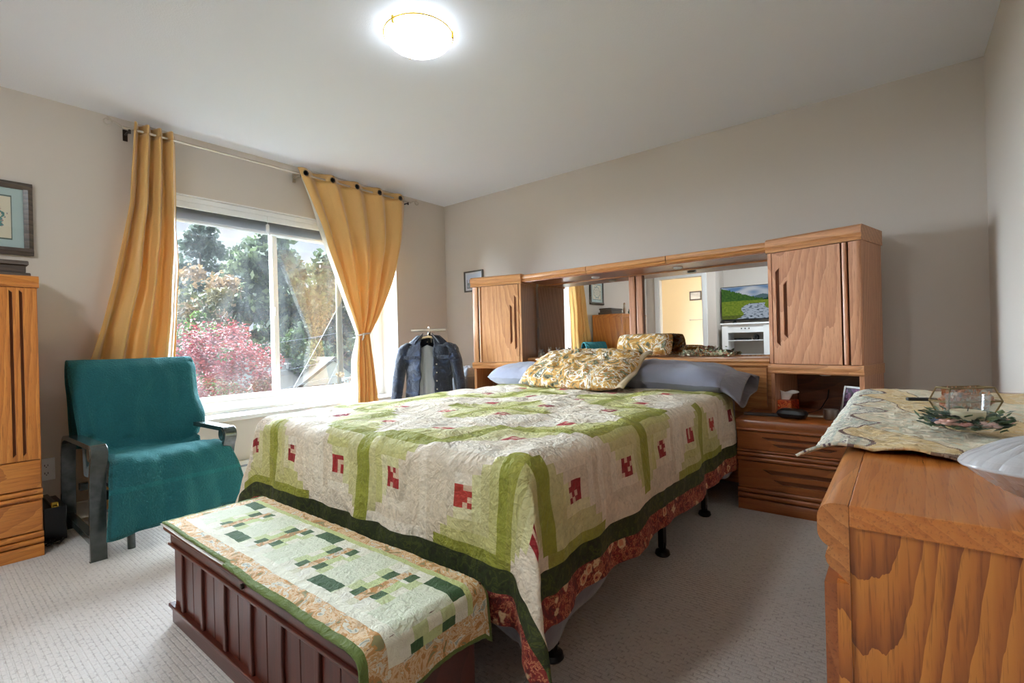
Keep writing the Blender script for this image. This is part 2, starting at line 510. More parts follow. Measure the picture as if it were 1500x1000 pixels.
# ------------------------------------------------------------------ curtain rod and curtains
rod = thing('curtain_rod', 'thin metal curtain rod with scrolled ends above the window', 'curtain rod', (.10, 0, 2.355))
MB().rod((0, -2.79, 0), (0, -.54, 0), .008).build('rod', m_chrome, rod, smooth=40)
for sgn, y0, nm in ((-1, -2.79, 'l'), (1, -.54, 'r')):
    pts = []
    for i in range(40):
        t = i/39
        if t < .35:
            k = t/.35; pts.append((0, y0+sgn*(.0+.07*k), .02*sin(k*pi/2)*1.3+.0))
        else:
            k = (t-.35)/.65; th = pi*.5 - k*2.3*pi; r = .028*(1-.62*k)
            pts.append((0, y0+sgn*(.075 - r*cos(th)*1.0*1 + 0), .012 + r*sin(th)))
    MB().tube(pts, .0042, 8).build('finial', m_chrome, rod, smooth=True)
m_brk = plain('dark_bronze', rgb(64,54,46), .4, .6)
for y in (-2.755, -1.66, -.575):
    b = MB().rod((-.1, y, -.012), (0, y, -.012), .006, 8).box(-.1, -.094, y-.012, y+.012, -.05, .02)
    b.tube([(0, y, -.03), (0, y, .03)] if y == -1.66 else [(0,y,-.03),(0,y,-.006)], .007, 8)
    b.build('bracket', m_brk if y != -1.66 else m_chrome, rod, smooth=40)

def curtain_mat(name, c, tr):
    t = NT(name); tc = t.n('TexCoord').outputs['Object']
    n1 = t.noise(t.mapping(tc, (1, 1, 8)), 60, 2)
    col = t.mix(n1, tuple(q*.93 for q in c[:3])+(1,), tuple(min(1,q*1.07) for q in c[:3])+(1,))
    crs = t.noise(t.mapping(tc, (1, 1, .3)), 9, 3, .6, .5)
    nr = t.bump(t.math('ADD', crs, t.math('MULTIPLY', n1, .05)), .25, .02)
    p = t.bsdf(col, .45, 0, nr, Sheen_Weight=.4)
    tl = t.n('BsdfTranslucent'); t.l(col, tl.inputs[0]); t.l(nr, tl.inputs['Normal'])
    m = t.n('MixShader'); m.inputs[0].default_value = tr
    t.l(p.outputs[0], m.inputs[1]); t.l(tl.outputs[0], m.inputs[2]); t.surf(m.outputs[0]); return t.mat
m_gold = curtain_mat('gold_curtain_fabric', rgb(220,174,102), .15)
m_lining = curtain_mat('white_curtain_lining', rgb(222,218,210), .45)
m_goldhem = curtain_mat('gold_curtain_header', rgb(196,154,92), .06)

def curtain(label, yl, yr, ztop, zbot, nf, amp, ph, grom, wob, edge_lining=None, xc=.10):
    root = thing('curtain', label, 'curtain', (0, 0, 0), group=None)
    def pos(u, v, dx=0.0, ext=0.0):
        z = lerp(ztop, zbot, v)
        a, b = yl(z), yr(z)
        y = lerp(a, b, u)
        if ext: y = a + .018*(u/.05) - ext*(1-u/.05)*clamp((v-.02)*6)
        am = amp(z)
        f = sin(2*pi*nf*u + ph + wob*v*1.3)
        f = f*abs(f)**.15 if True else f
        f2 = sin(2*pi*nf*2.3*u + 2.1 + v*2.0)*.22*clamp(v*3)
        x = xc + am*(f + f2) + .012*nz(u*6, z*2.5, ph)*clamp(v*4)
        y += .012*nz(u*5+9, z*3, ph)*clamp(v*4)
        return (x+dx, y, z)
    hz = (ztop-zbot); hv = .055/hz*1.0
    g = MB().grid(lambda u, v: pos(u, hv + v*(1-hv)), 130, 90)
    g.build('panel', m_gold, root, smooth=True, solid=.0015)
    g = MB().grid(lambda u, v: pos(u, v*hv), 130, 6)
    g.build('header', m_goldhem, root, smooth=True, solid=.002)
    if edge_lining:
        u1, ext = edge_lining
        g = MB().grid(lambda u, v: pos(u*u1, hv+v*(1-hv), -.014, ext(lerp(ztop, zbot, v)) if callable(ext) else ext), 40, 60)
        g.build('lining', m_lining, root, smooth=True, solid=.001)
    # grommets where the wave crosses the rod
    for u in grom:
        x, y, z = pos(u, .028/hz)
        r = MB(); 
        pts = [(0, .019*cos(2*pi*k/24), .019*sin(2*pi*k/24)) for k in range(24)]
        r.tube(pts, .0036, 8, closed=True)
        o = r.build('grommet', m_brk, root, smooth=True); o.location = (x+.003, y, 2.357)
        rr = MB(); rr.lathe([(.0001,0),(.0165,0)], (0,0,0), 20)  # solid pale disc painted to pass for the bright wall behind the ring
        e = rr.build('painted_opening', m_rev, o); e.rotation_euler = (0, radians(90), 0)
    return root
curtain('gold curtain panel hanging open behind the teal-covered armchair',
        lambda z: interp([(0.1,-3.0),(.9,-2.985),(1.4,-2.86),(1.9,-2.77),(2.4,-2.735)], z),
        lambda z: interp([(0.1,-2.50),(.9,-2.53),(1.6,-2.50),(2.4,-2.505)], z),
        2.398, .04, 3.6, lambda z: interp([(0,.042),(1.2,.04),(2.4,.034)], z), 1.1, (), .35)
def yrR(z):
    if z > 1.07:
        t = max(0.0, 2.39-z)/(2.39-1.07); return -.60 + (-1.055+.60)*t**2.1
    return interp([(0.1,-.93),(.47,-.985),(1.07,-1.055)], z)
def ylR(z):
    if z > 1.07:
        t = max(0.0, 2.39-z)/(2.39-1.07); return -1.685 + (-1.165+1.685)*t**.92
    return interp([(.1,-1.27),(.47,-1.215),(1.07,-1.165)], z)
cr = curtain('gold curtain with metal rings gathered and tied at its middle beside the bed corner', ylR, yrR, 2.398, .06, 4.6,
        lambda z: interp([(0,.045),(.6,.04),(1.0,.022),(1.07,.016),(1.2,.024),(1.7,.042),(2.4,.034)], z), .4,
        (.040, .258, .475, .693, .910), .15, (.05, lambda z: interp([(.1,.05),(.9,.05),(1.07,.015),(1.3,.03),(2.0,.03),(2.35,0)], z)))
k = MB()
pts = [(.10+.036*cos(t*2*pi/28), -1.112+.064*sin(t*2*pi/28), 1.07+.012*sin(t*2*pi/28+.6)) for t in range(28)]
k.tube(pts, .0075, 8, closed=True); k.tube([(.138,-1.14,1.07),(.150,-1.15,1.045),(.147,-1.16,1.02)], .006, 8)
k.ball((.14,-1.135,1.072), .013, 10)
k.build('tieback', m_lining, cr, smooth=True)

# ------------------------------------------------------------------ ceiling lamp over the bed and two added fill lamps
def ceiling_lamp(x, y, label, L):
    t = thing('ceiling_light', label, 'ceiling light', (x, y, H))
    MB().lathe([(.125,-.001),(.132,-.008),(.132,-.022),(.12,-.026)], n=48).build('base', m_white, t, smooth=40)
    R = .155
    prof = [(R, -.026)] + [(R*cos(a), -.026-.062*sin(a)) for a in [i*pi/2/10 for i in range(1, 11)]]
    prof[-1] = (.0001, prof[-1][1])
    MB().lathe([(R+.001,-.022),(R+.004,-.026)]+prof, n=56).build('glass_shade', L, t, smooth=True)
    MB().tube([((R+.004)*cos(a), (R+.004)*sin(a), -.024) for a in [i*2*pi/60 for i in range(60)]], .0035, 8, closed=True).build('rim', m_brass, t, smooth=True)
    for k in range(3):
        a = radians(35+120*k)
        MB().box(-.006,.006,-.006,.006,-.045,-.012).build('clip', m_brass, t, bevel=.002, loc=((R+.004)*cos(a),(R+.004)*sin(a),0)).rotation_euler = (0,0,a)
    return t
LAMP = 12.0
ceiling_lamp(2.07, -2.12, 'round frosted glass ceiling light with brass clips over the bed', emis('lit_frosted_glass', (.84,.93,1,1), LAMP))
ceiling_lamp(2.0, -4.6, 'added fill light in a ceiling dome, out of view, over the rear of the room near the television', emis('added_fill_rear', (.84,.93,1,1), 130))  # invented lamp behind the camera, added to brighten the room
ceiling_lamp(.4, -6.3, 'added fill light in a ceiling dome, out of view, in the peach coloured hall', emis('added_fill_hall', (1,.90,.76,1), 30))  # unseen lamp added beyond the doorway for extra brightness

# ------------------------------------------------------------------ oak furniture helpers
def slot_panel(x0, x1, z0, z1, slots, th=.02, dep=.013, horizontal=False, front=0.0):
    """door or drawer front (faces -y at y=front) with routed finger slots; returns (panel, recess) builders"""
    m = MB(); r = MB(); y0, y1 = front, front+th
    if not slots:
        m.box(x0, x1, y0, y1, z0, z1); return m, None
    S = sorted(slots, key=lambda q: (q[2] if horizontal else q[0]))
    if not horizontal:
        x = x0
        for a, b, c, d in S:
            m.box(x, a, y0, y1, z0, z1); m.box(a, b, y0, y1, z0, c); m.box(a, b, y0, y1, d, z1)
            w = b-a
            m.prism([(a, c), (b, c), (a, c+w)], 'y', y0, y1) if (a+b) < (x0+x1) else m.prism([(a, c), (b, c), (b, c+w)], 'y', y0, y1)
            m.prism([(a, d), (a, d-w), (b, d)], 'y', y0, y1) if (a+b) < (x0+x1) else m.prism([(a, d), (b, d-w), (b, d)], 'y', y0, y1)
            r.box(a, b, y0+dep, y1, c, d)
            x = b
        m.box(x, x1, y0, y1, z0, z1)
    else:
        z = z0
        for a, b, c, d in S:
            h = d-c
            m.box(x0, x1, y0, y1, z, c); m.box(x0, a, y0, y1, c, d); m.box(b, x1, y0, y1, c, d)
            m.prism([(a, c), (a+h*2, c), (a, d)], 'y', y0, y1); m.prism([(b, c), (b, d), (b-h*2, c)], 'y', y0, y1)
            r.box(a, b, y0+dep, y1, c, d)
            z = d
        m.box(x0, x1, y0, y1, z, z1)
    return m, r
def reed(mb, x0, x1, z, h, out=.008, base=.004):
    """half-round horizontal moulding on the front (y=0), height h"""
    P = [(base, z)] + [(-out*sin(pi*i/8), z+h/2-h/2*cos(pi*i/8)) for i in range(9)] + [(base, z+h)]
    mb.prism(P, 'x', x0, x1)
def vreed(mb, x, z0, z1, w, out=.008, base=.004):
    P = [(x, base)] + [(x+w/2-w/2*cos(pi*i/8), -out*sin(pi*i/8)) for i in range(9)] + [(x+w, base)]
    mb.prism(P[::-1], 'z', z0, z1)

def drawer_unit(root, x0, x1, z0, z1, HM, front=0.0, slot_frac=.62, sub=True):
    """drawer front with two routed slots (upper long, lower shorter) and mouldings below"""
    w = x1-x0; zc = (z0+z1)/2; hh = z1-z0
    a = x0+w*(1-slot_frac)/2; b = x1-w*(1-slot_frac)/2
    s = [(a, b, zc+hh*.08, zc+hh*.24), (a+w*.08, b-w*.08, zc-hh*.26, zc-hh*.10)]
    m, r = slot_panel(x0, x1, z0, z1, s, horizontal=True, front=front)
    d = m.build('drawer', HM, root)
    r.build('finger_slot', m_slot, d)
    return d

# ------------------------------------------------------------------ nightstands
def nightstand(label, x0, front=-.707, w=.655, d=.69, parent=None):
    t = thing('nightstand', label, 'nightstand', (x0, front, 0))
    hh = .505
    MB().box(0, w, .02, d, .0, .455).build('body', OD_H_x, t)
    top = MB(); top.prism([(.0,.47),(-.002,.485),(.004,.5),(.014,hh),(d,hh),(d,.455),(.0,.455)], 'x', -.004, w+.004)
    reed(top, -.002, w+.002, .44, .018, .006, .03)
    top.build('top', OD_H_x, t, smooth=40)
    mo = MB()
    for z, h in ((.275,.022),(.30,.022),(.325,.012),(.066,.028),(.098,.024)):
        reed(mo, 0, w, z, h, .007, .022)
    mo.prism([(.02,0),(-.002,0),(-.004,.05),(.0,.06),(.02,.06)], 'x', 0, w)
    mo.build('moulding', OD_H_x, t, smooth=40)
    drawer_unit(t, .004, w-.004, .34, .437, OD_H_x)
    drawer_unit(t, .004, w-.004, .125, .272, OD_H_x)
    return t
OD_H_x = oak('brown_oak_level_x', 'x', (172,104,54), (152,84,38), (122,64,28), rings=12, contrast=.25)
nightstand('honey oak two-drawer nightstand between the bed and the dresser', 3.067)
nightstand('oak nightstand under the left pier cabinet on the window side of the bed', .77)

# ------------------------------------------------------------------ angled pier cabinets
TH = radians(13.4)
def pier(label, x, side, O_V, O_H):
    """side=+1 right pier, -1 left pier; local x runs outward"""
    t = thing('pier_cabinet', label, 'cabinet', (x, -.385, .505), -TH*side)
    W, D, HT = .475, .33, 1.04
    def X(m):
        if side < 0: m.v = [(-p[0], p[1], p[2]) for p in m.v]; m.f = [q[::-1] for q in m.f]
        return m
    b = MB().box(0, .022, .005, D, 0, HT-.02).box(W-.022, W, .005, D, 0, HT-.02)
    b.box(.022, W-.022, D-.012, D, 0, HT-.02).box(.022, W-.022, .012, D-.012, .265, .285)
    X(b).build('body', O_V, t)
    m = MB()
    # bottom ledge
    m.prism([(D,.238),(-.012,.238),(-.018,.246),(-.012,.256),(-.018,.268),(-.018,.284),(-.012,.293),(D,.293)], 'x', -.006, W+.006)
    X(m).build('ledge', O_H, t, smooth=35)
    m = MB()
    m.prism([(D,HT-.082),(-.014,HT-.082),(-.018,HT-.07),(-.012,HT-.058),(-.02,HT-.045),(-.018,HT-.012),(-.004,HT),(D,HT)], 'x', -.006, W+.008)
    X(m).build('crown', O_H, t, smooth=35)
    z0, z1 = .296, HT-.085; zs = z1-z0
    s = [(.044, .065, z0+zs*.16, z0+zs*.86), (.086, .107, z0+zs*.23, z0+zs*.74)]
    pm, pr = slot_panel(.026, W-.095, z0, z1, s, th=.02, front=-.006)
    d = X(pm).build('door', O_V, t)
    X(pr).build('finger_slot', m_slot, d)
    st = MB().box(0, .02, -.004, .012, z0, z1); X(st).build('stile', O_V, t)
    st = MB(); st.prism([(W-.055,.012),(W-.055,-.006),(W-.018,-.008),(W-.006,-.004),(W,.006),(W,.012)], 'z', z0, z1)
    X(st).build('stile', O_V, t, smooth=35)
    st = MB(); vreed(st, W-.088, z0, z1, .022, .006, .01); X(st).build('reed', O_V, t, smooth=35)
    MB().lathe([(.03,0),(.03,-.008),(.02,-.012)], (side*.26, .10, .238), 20).build('puck_light', m_white, t, smooth=40)
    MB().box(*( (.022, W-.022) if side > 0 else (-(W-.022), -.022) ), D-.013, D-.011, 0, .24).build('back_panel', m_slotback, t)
    return t
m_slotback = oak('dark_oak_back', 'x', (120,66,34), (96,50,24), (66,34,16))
P_V = oak('rosy_oak_upright', 'z', (208,154,116), (188,130,94), (154,100,70), rings=14)
P_H = oak('rosy_oak_level', 'x', (210,154,104), (190,130,84), (150,98,60))
pier('oak pier cabinet with slotted door right of the headboard mirror', 3.187, 1, P_V, P_H)
pier('oak pier cabinet with slotted door left of the headboard mirror, nearest the window', 1.305, -1, O_V, O_H)

# ------------------------------------------------------------------ headboard wall unit (mirror, ledge, canopy)
hb = thing('mirrored_headboard', 'oak mirrored headboard with ledge and light canopy between the two pier cabinets', 'headboard', (2.246, 0, 0))
L = .93
MB().box(-L, L, -.28, -.03, .02, .775).build('body', O_H, hb)
m = MB(); m.prism([(-.03,.776),(-.295,.776),(-.302,.785),(-.295,.797),(-.304,.81),(-.302,.824),(-.292,.83),(-.03,.83)], 'x', -.95, .92)
m.build('ledge', O_H, hb, smooth=35)
for a, b in ((-.92, -.3), (-.3, .3), (.3, .905)):
    s = [(a+.12, b-.12, .715, .73), (a+.2, b-.2, .675, .69)]
    pm, pr = slot_panel(a+.004, b-.004, .525, .765, s, th=.02, horizontal=True, front=-.298)
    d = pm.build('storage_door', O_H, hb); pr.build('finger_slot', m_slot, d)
tm = NT('mirror_silver'); tm.surf(tm.bsdf((.86,.88,.89,1), .005, 1.0).outputs[0])
bk = MB().box(-1.0, .99, -.045, -.02, .83, 1.5)
bk.build('back_panel', O_V, hb)
for a, b in ((-1.0, -.106), (.004, .99)):
    MB().box(a, b, -.053, -.046, .842, 1.462).build('mirror', tm.mat, hb)
for a in (-.106, -.044): MB().box(a, a+.05, -.08, -.054, .832, 1.46).build('stile', P_V, hb, bevel=.006)
MB().box(-.92, .92, -.06, -.046, 1.462, 1.478).build('rail', P_H, hb)
for i in range(3):
    a = -.937 + i*.6247; b = a+.6247-.005
    m = MB(); m.prism([(-.04,1.478),(-.372,1.478),(-.38,1.486),(-.374,1.496),(-.382,1.503),(-.384,1.522),(-.378,1.534),(-.04,1.534)], 'x', a, b)
    m.build('canopy', O_H, hb, smooth=35)
MB().box(-.92, .92, -.365, -.05, 1.472, 1.479).build('canopy_underside', OD_H_x, hb)
for x in (-.33, .33):
    MB().lathe([(.032,0),(.032,-.009),(.022,-.013),(.0001,-.013)], (x, -.2, 1.472), 24).build('puck_light', m_white, hb, smooth=40)
    
# ------------------------------------------------------------------ tall cabinet on the left
tw = thing('tall_cabinet', 'tall honey oak cabinet with doors and drawers at the left edge', 'cabinet', (.53, -4.10, 0), radians(90))
W = .86; D = .51; HT = 1.353
MB().box(0, W, .012, D, 0, HT-.03).build('body', OD_V, tw)
OD_Hx2 = oak('honey_oak_level', 'x', (210,138,60), (190,114,44), (144,80,28), rings=13)
m = MB(); m.prism([(D,HT-.055),(-.002,HT-.055),(-.006,HT-.045),(-.001,HT-.034),(-.007,HT-.022),(-.006,HT-.006),(0,HT),(D,HT)], 'x', -.006, W+.006)
m.build('crown', OD_Hx2, tw, smooth=35)
for k, (a, b) in enumerate(((.004, W/2-.002), (W/2+.002, W-.004))):
    z0, z1 = .47, HT-.06; c = (a+b)/2
    s = [(c-.035, c-.019, z0+.03, z1-.004), (c+.019, c+.035, z0+.03, z1-.004)]
    if k: s = [(b-.094, b-.082, z0+.02, z1-.01), (b-.060, b-.048, z0+.02, z1-.01)]
    else: s = [(a+.048, a+.060, z0+.02, z1-.01), (a+.082, a+.094, z0+.02, z1-.01)]
    pm, pr = slot_panel(a, b, z0, z1, s, front=-.004)
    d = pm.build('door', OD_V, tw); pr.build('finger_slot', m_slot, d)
for z0, z1, mz in ((.33, .464, ((.277,.02),(.3,.024))), (.125, .268, ((.064,.024),(.092,.026)))):
    MB().box(.004, W-.004, -.004, .015, z0, z1).build('drawer', OD_Hx2, tw, bevel=.003)
    mo = MB()
    for z, h in mz: reed(mo, 0, W, z, h, .008, .015)
    mo.build('moulding', OD_Hx2, tw, smooth=40)
m = MB(); m.prism([(.014,0),(-.006,0),(-.008,.045),(-.002,.058),(.014,.058)], 'x', 0, W)
m.build('plinth', OD_Hx2, tw, smooth=40)

# ------------------------------------------------------------------ dresser at the right
ds = thing('dresser', 'long honey oak dresser in the right foreground against the right wall', 'dresser', (3.712, -2.12, 0), radians(-90))
HL = .79; D = .463
MB().box(-HL+.006, HL-.006, .03, D, .0, .732).build('body', OE_V, ds)
MB().box(-HL, HL, .034, D, .732, .76).build('top', OB_Y_x if 'OB_Y_x' in globals() else oak('dresser_top_oak', 'x', (214,136,66), (198,118,52), (168,94,40), rings=22, rough=.2, contrast=.3, tilt=3), ds, bevel=.002)
def arc(c0, c1, r, a0, a1, n=6):
    return [(c0+r*cos(radians(lerp(a0,a1,i/n))), c1+r*sin(radians(lerp(a0,a1,i/n)))) for i in range(n+1)]
m = MB()
P = [(.034,.76)] + arc(.02,.74,.02,90,180) + arc(.02,.722,.02,180,250) + arc(.026,.690,.018,110,250) + [(.034,.66)]
m.prism(P, 'x', -HL, HL)
m.build('front_nosing', oak('dresser_nosing_oak', 'x', (206,140,78), (186,116,58), (150,88,44)), ds, smooth=50)
MB().box(-HL, HL, .02, .034, .0, .66).build('front_frame', OE_V, ds)
for c in range(3):
    a = -HL + c*(2*HL/3); b = a+2*HL/3
    for z0, z1 in ((.475,.655),(.285,.425),(.09,.235)):
        d = drawer_unit(ds, a+.005, b-.005, z0, z1, OD_H_x, front=.006)
mo = MB()
for z in (.43,.452,.24,.262,.03,.06):
    P = [(.034, z)] + [(.012-.011*sin(pi*i/8), z+.01-.01*cos(pi*i/8)) for i in range(9)] + [(.034, z+.02)]
    mo.prism(P, 'x', -HL, HL)
mo.build('moulding', OD_H_x, ds, smooth=40)

# ------------------------------------------------------------------ blanket chest at the bed foot
m_cherry = oak('cherry_stained_wood', 'x', (92,38,24), (78,30,20), (56,20,14), rough=.3, rings=6)
m_cherryV = oak('cherry_stained_wood_upright', 'z', (92,38,24), (78,30,20), (56,20,14), rough=.32, rings=6)
m_groove = plain('dark_stain_groove', rgb(40,16,12), .6)
ch = thing('blanket_chest', 'dark cherry panelled wooden chest at the foot of the bed', 'chest', (1.742, -3.05, 0))
ch.scale = (1, 1, .955)
CW, CD = 1.188, .305
MB().box(0, CW, 0, CD, 0, .345).build('body', m_cherry, ch)
MB().prism([(-.03,.352),(-.034,.36),(-.03,.374),(-.024,.379),(CD+.01,.379),(CD+.01,.345),(-.02,.345)], 'x', -.002, CW+.02).build('lid', m_cherry, ch, smooth=40)
pn = MB()
for i in range(13):
    a = .0165 + i*.0885; b = a+.085
    pn.box(a, b, -.006, .0, .075, .292)
pn.build('panelling', m_cherryV, ch, bevel=.002)
for i in range(7):
    x = .105 + i*.177
    q = MB()
    P = [(x-.008+.003*cos(pi*k/10*2), .075+.217*k/10) for k in range(11)]
    q.prism([(x-.010,.075),(x+.012,.075),(x+.007,.184),(x+.012,.292),(x-.010,.292),(x-.013,.184)], 'y', -.015, -.004)
    q.build('batten', m_cherryV, ch, bevel=.003)
r = MB(); r.box(-.006, CW+.006, -.02, .0, .292, .303).box(-.004, CW+.004, -.012, .0, .303, .345)
r.box(-.01, CW+.01, -.022, .0, .062, .075).box(-.004, CW+.004, -.012, .0, .0, .062)
r.build('rails', m_cherry, ch, bevel=.003)
MB().lathe([(.0001,0),(.008,.001),(.008,.008),(.0001,.01)], n=16).build('knob', m_brk, ch, smooth=50, loc=(.60,-.012,.322)).rotation_euler = (radians(90),0,0)

# ------------------------------------------------------------------ quilt colours
CREAM = [(224,212,192),(218,204,182),(226,216,198),(212,198,176)]
G1 = [(214,208,166),(206,202,152)]; G2 = [(190,186,122),(196,190,136)]; G3 = [(166,164,84),(172,168,94)]; G4 = [(142,144,50),(152,150,62)]
GR = [G1, G2, G2, G4]
def col3(c, k=1.0): return (s1(c[0])*k, s1(c[1])*k, s1(c[2])*k, 1.0)
def hashf(*a):
    h = 1469598103
    for x in a: h = ((h ^ (int(x)*2654435761 & 0xffffffff))*16777619) & 0xffffffff
    return (h >> 8 & 0xffff)/65535.0
def pick(lst, *a): return lst[int(hashf(*a)*len(lst)) % len(lst)]
BQ = .33
def patch(U, V):
    """U, V: distance in m from the hem-side edge of the blocks (U from the right edge leftward, V from the foot edge up)"""
    k = int(U//BQ); r = int(V//BQ)
    a = BQ/2 - (U - k*BQ)      # + = right
    b = (V - r*BQ) - BQ/2      # + = up
    gr_right = (k % 2 == 1) ^ (r in (1, 4, 5, 8))
    gr_top = (r % 2 == 0) ^ (k in (1, 4, 5, 8))
    m = max(abs(a), abs(b))
    ring = int((m - .033)//.033)
    if m < .033:
        if hashf(int((a+1)*60.6), int((b+1)*60.6), k, r) > .74: return col3((206,176,150))
        return col3(pick([(158,34,34),(140,26,30),(170,52,40)], k, r, 1))
    inner = .033 + ring*.033
    vert = abs(a) >= inner
    if vert: right = a > 0; green = (right == gr_right); sid = 1 if right else 2
    else: top = b > 0; green = (top == gr_top); sid = 3 if top else 4
    if green: return col3(pick(GR[min(3, ring)], k, r, ring, sid))
    return col3(pick(CREAM, k, r, ring, sid))
m_patch = printed('patchwork_cotton', pat=48, amt=.30, bump=.8)
m_dkgreen = floral('dark_green_cotton', [(0,rgb(26,36,8)),(.42,rgb(40,52,12)),(.55,rgb(66,76,18)),(.66,rgb(30,40,10))], scale=30)
m_redfl = floral('red_floral_cotton', [(0,rgb(96,22,24)),(.44,rgb(140,40,34)),(.53,rgb(196,120,84)),(.6,rgb(120,30,28)),(.68,rgb(150,130,70))],
                 scale=40, vor=19, flower=(rgb(140,36,36), rgb(214,140,100), rgb(226,192,146)))

# ------------------------------------------------------------------ bed
BX0, BX1, BYF = 1.50, 2.985, -2.585
bed = thing('bed', 'queen bed with mattress on a black metal frame, under the patchwork quilt', 'bed', (2.2425, -1.45, 0))
bx = (BX1-BX0)/2
m_sheetw = cloth('pale_mattress_ticking', rgb(150,150,158))
m_grey = cloth('grey_cotton_sheet', rgb(120,116,122), wscale=9, wstr=.5)
MB().box(-bx+.01, bx-.01, BYF+1.46, 1.13, .41, .625).build('mattress', m_grey, bed, bevel=.05, seg=4)
MB().box(-bx+.02, bx-.02, BYF+1.47, 1.13, .2, .405).build('box_spring', m_sheetw, bed, bevel=.02)
f = MB()
for x in (-bx+.03, bx-.03): f.box(x-.015, x+.015, BYF+1.5, 1.1, .165, .198)
for y in (-1.05, -.1, .5, 1.08): f.box(-bx+.045, bx-.045, y-.015, y+.015, .165, .195)
f.build('frame_rail', m_metalblk, bed)
for x in (-bx+.03, bx-.035):
    for y in (-.97, -.09, .51):
        g = MB(); g.box(x-.012, x+.012, y-.018, y+.018, .04, .17)
        g.lathe([(.028,.0),(.034,.008),(.03,.022),(.016,.03),(.014,.06)], (x, y, 0), 20)
        g.build('leg', m_metalblk, bed, smooth=40)

# drape mapping shared by the quilt and the sheet below it
def make_drape(x0, x1, yf, ztop, r, flare=.05, fold=1.0):
    q = pi*r/2
    def drop(d):
        if d <= 0: return 0.0, 0.0
        if d < q: return r*sin(d/r), r*(1-cos(d/r))
        return r + (d-q)*flare, r + (d-q)
    def f(X, Y):
        dxr, dxl, dv = X-x1, x0-X, yf-Y
        du = max(dxr, dxl, 0); sg = 1 if dxr > 0 else -1
        dv = max(dv, 0)
        cx = clamp(X, x0, x1); cy = max(Y, yf)
        if du <= 0 and dv <= 0:
            return cx, cy, ztop
        if dv <= 0:
            o, dn = drop(du)
            e = dn*dn*.07*sin(Y*9.0+1.0+.8*sin(Y*3.1)) + dn*.018*sin(Y*23+2+2*sin(Y*2.3))
            return cx+sg*(o+max(e, -o*.6)*fold), cy, ztop-dn
        if du <= 0:
            o, dn = drop(dv)
            e = dn*dn*.09*sin(X*11.0+.4+.9*sin(X*4.1)) + dn*.022*sin(X*27+2*sin(X*3.3))
            return cx, cy-(o+max(e, -o*.6)*fold), ztop-dn
        rr = hypot(du, dv); ph = atan2(dv, du)
        o, dn = drop(rr)
        s2 = sin(2*ph)**2
        e = dn*(.25*s2)*fold
        tg = dn*(.075*sin(4*ph) + .05*sin(6*ph)*s2)*fold
        # the side waves fade out at the corner
        cfx, sfx = cos(ph), sin(ph)
        px = cfx*(o+e) - sfx*tg; py = sfx*(o+e) + cfx*tg
        return cx+sg*px, cy-py, ztop-dn
    return f
QR = .065
dq = make_drape(BX0+.025, 2.975, -2.585, .658, QR, .045)
UR = 2.975+.332; VF = -2.585-.322   # outer edges of the patch blocks in flat coordinates
HB = .0165
NBX = int(round(7*BQ/HB)); NBY = int(round((VF*-1-.66)/HB))
bord = 9                                 # border cells: 4 dark green + 5 floral
NX = NBX + 2*bord; NY = NBY + bord
XF0 = UR + bord*HB - NX*HB; YF0 = VF - bord*HB
def quilt_pt(u, v):
    X = XF0 + u*NX*HB; Y = YF0 + v*NY*HB
    x, y, z = dq(X, Y)
    top = clamp((z-.55)/.1)
    puff = .012*nz(X*3.1, Y*3.1, 1) + .010*nz(X*8+Y*3, Y*8-X*3, 5) - .007*abs(nz(X*15-Y*5, Y*14+X*6, 9))
    z2 = z + puff*top + .006*top
    side = 1-top
    x += side*(.014*nz(Y*8, z*3.5, 3)+.006*nz(Y*22, z*10, 4)); y += side*(.016*nz(X*9, z*3, 7)+.006*nz(X*24, z*8, 8))
    # the cover lifts over the edge of the pillows at the head
    return (x, y, max(z2, .03))
def q_mi(u, v):
    i = int(u*NX); j = int(v*NY)
    e = min(i, NX-1-i, j)
    return 2 if e < 5 else (1 if e < 9 else 0)
def q_col(u, v):
    i = int(u*NX); j = int(v*NY)
    U = (NX-1-i-bord+.5)*HB; V = (j-bord+.5)*HB
    if U < 0 or V < 0 or U >= 7*BQ: return None
    return patch(U, V)
g = MB().grid(quilt_pt, NX, NY, q_col, q_mi)
q = g.build('patchwork_quilt', [m_patch, m_dkgreen, m_redfl], smooth=True, solid=.006, sub=1)
tag(q, 'large green and cream patchwork quilt with small red squares, spread over the bed', 'quilt')

# grey flat sheet hanging under the quilt
dsx = make_drape(BX0+.03, 2.965, -2.57, .642, .05, .02, .7)
def sheet_pt(u, v):
    Y = lerp(-3.02, -.62, v)
    ln = interp([(-3.02,.45),(-2.75,.51),(-2.45,.55),(-2.3,.51),(-2.05,.41),(-1.7,.37),(-1.0,.39),(-.85,.48),(-.62,.50)], Y)
    X = lerp(BX0-.35, 2.965+ln, u)
    if Y < -2.57: Y = -2.57 - (-2.57-Y)*(.9+.25*sin(u*9))
    x, y, z = dsx(X, Y)
    s = clamp((.6-z)*4)
    return (x + s*.012*sin(Y*14+1), y, z - .004)
o = MB().grid(sheet_pt, 90, 90).build('bed_sheet', m_grey, smooth=True, solid=.002)
tag(o, 'grey bed sheet hanging below the hem of the patchwork quilt', 'sheet')

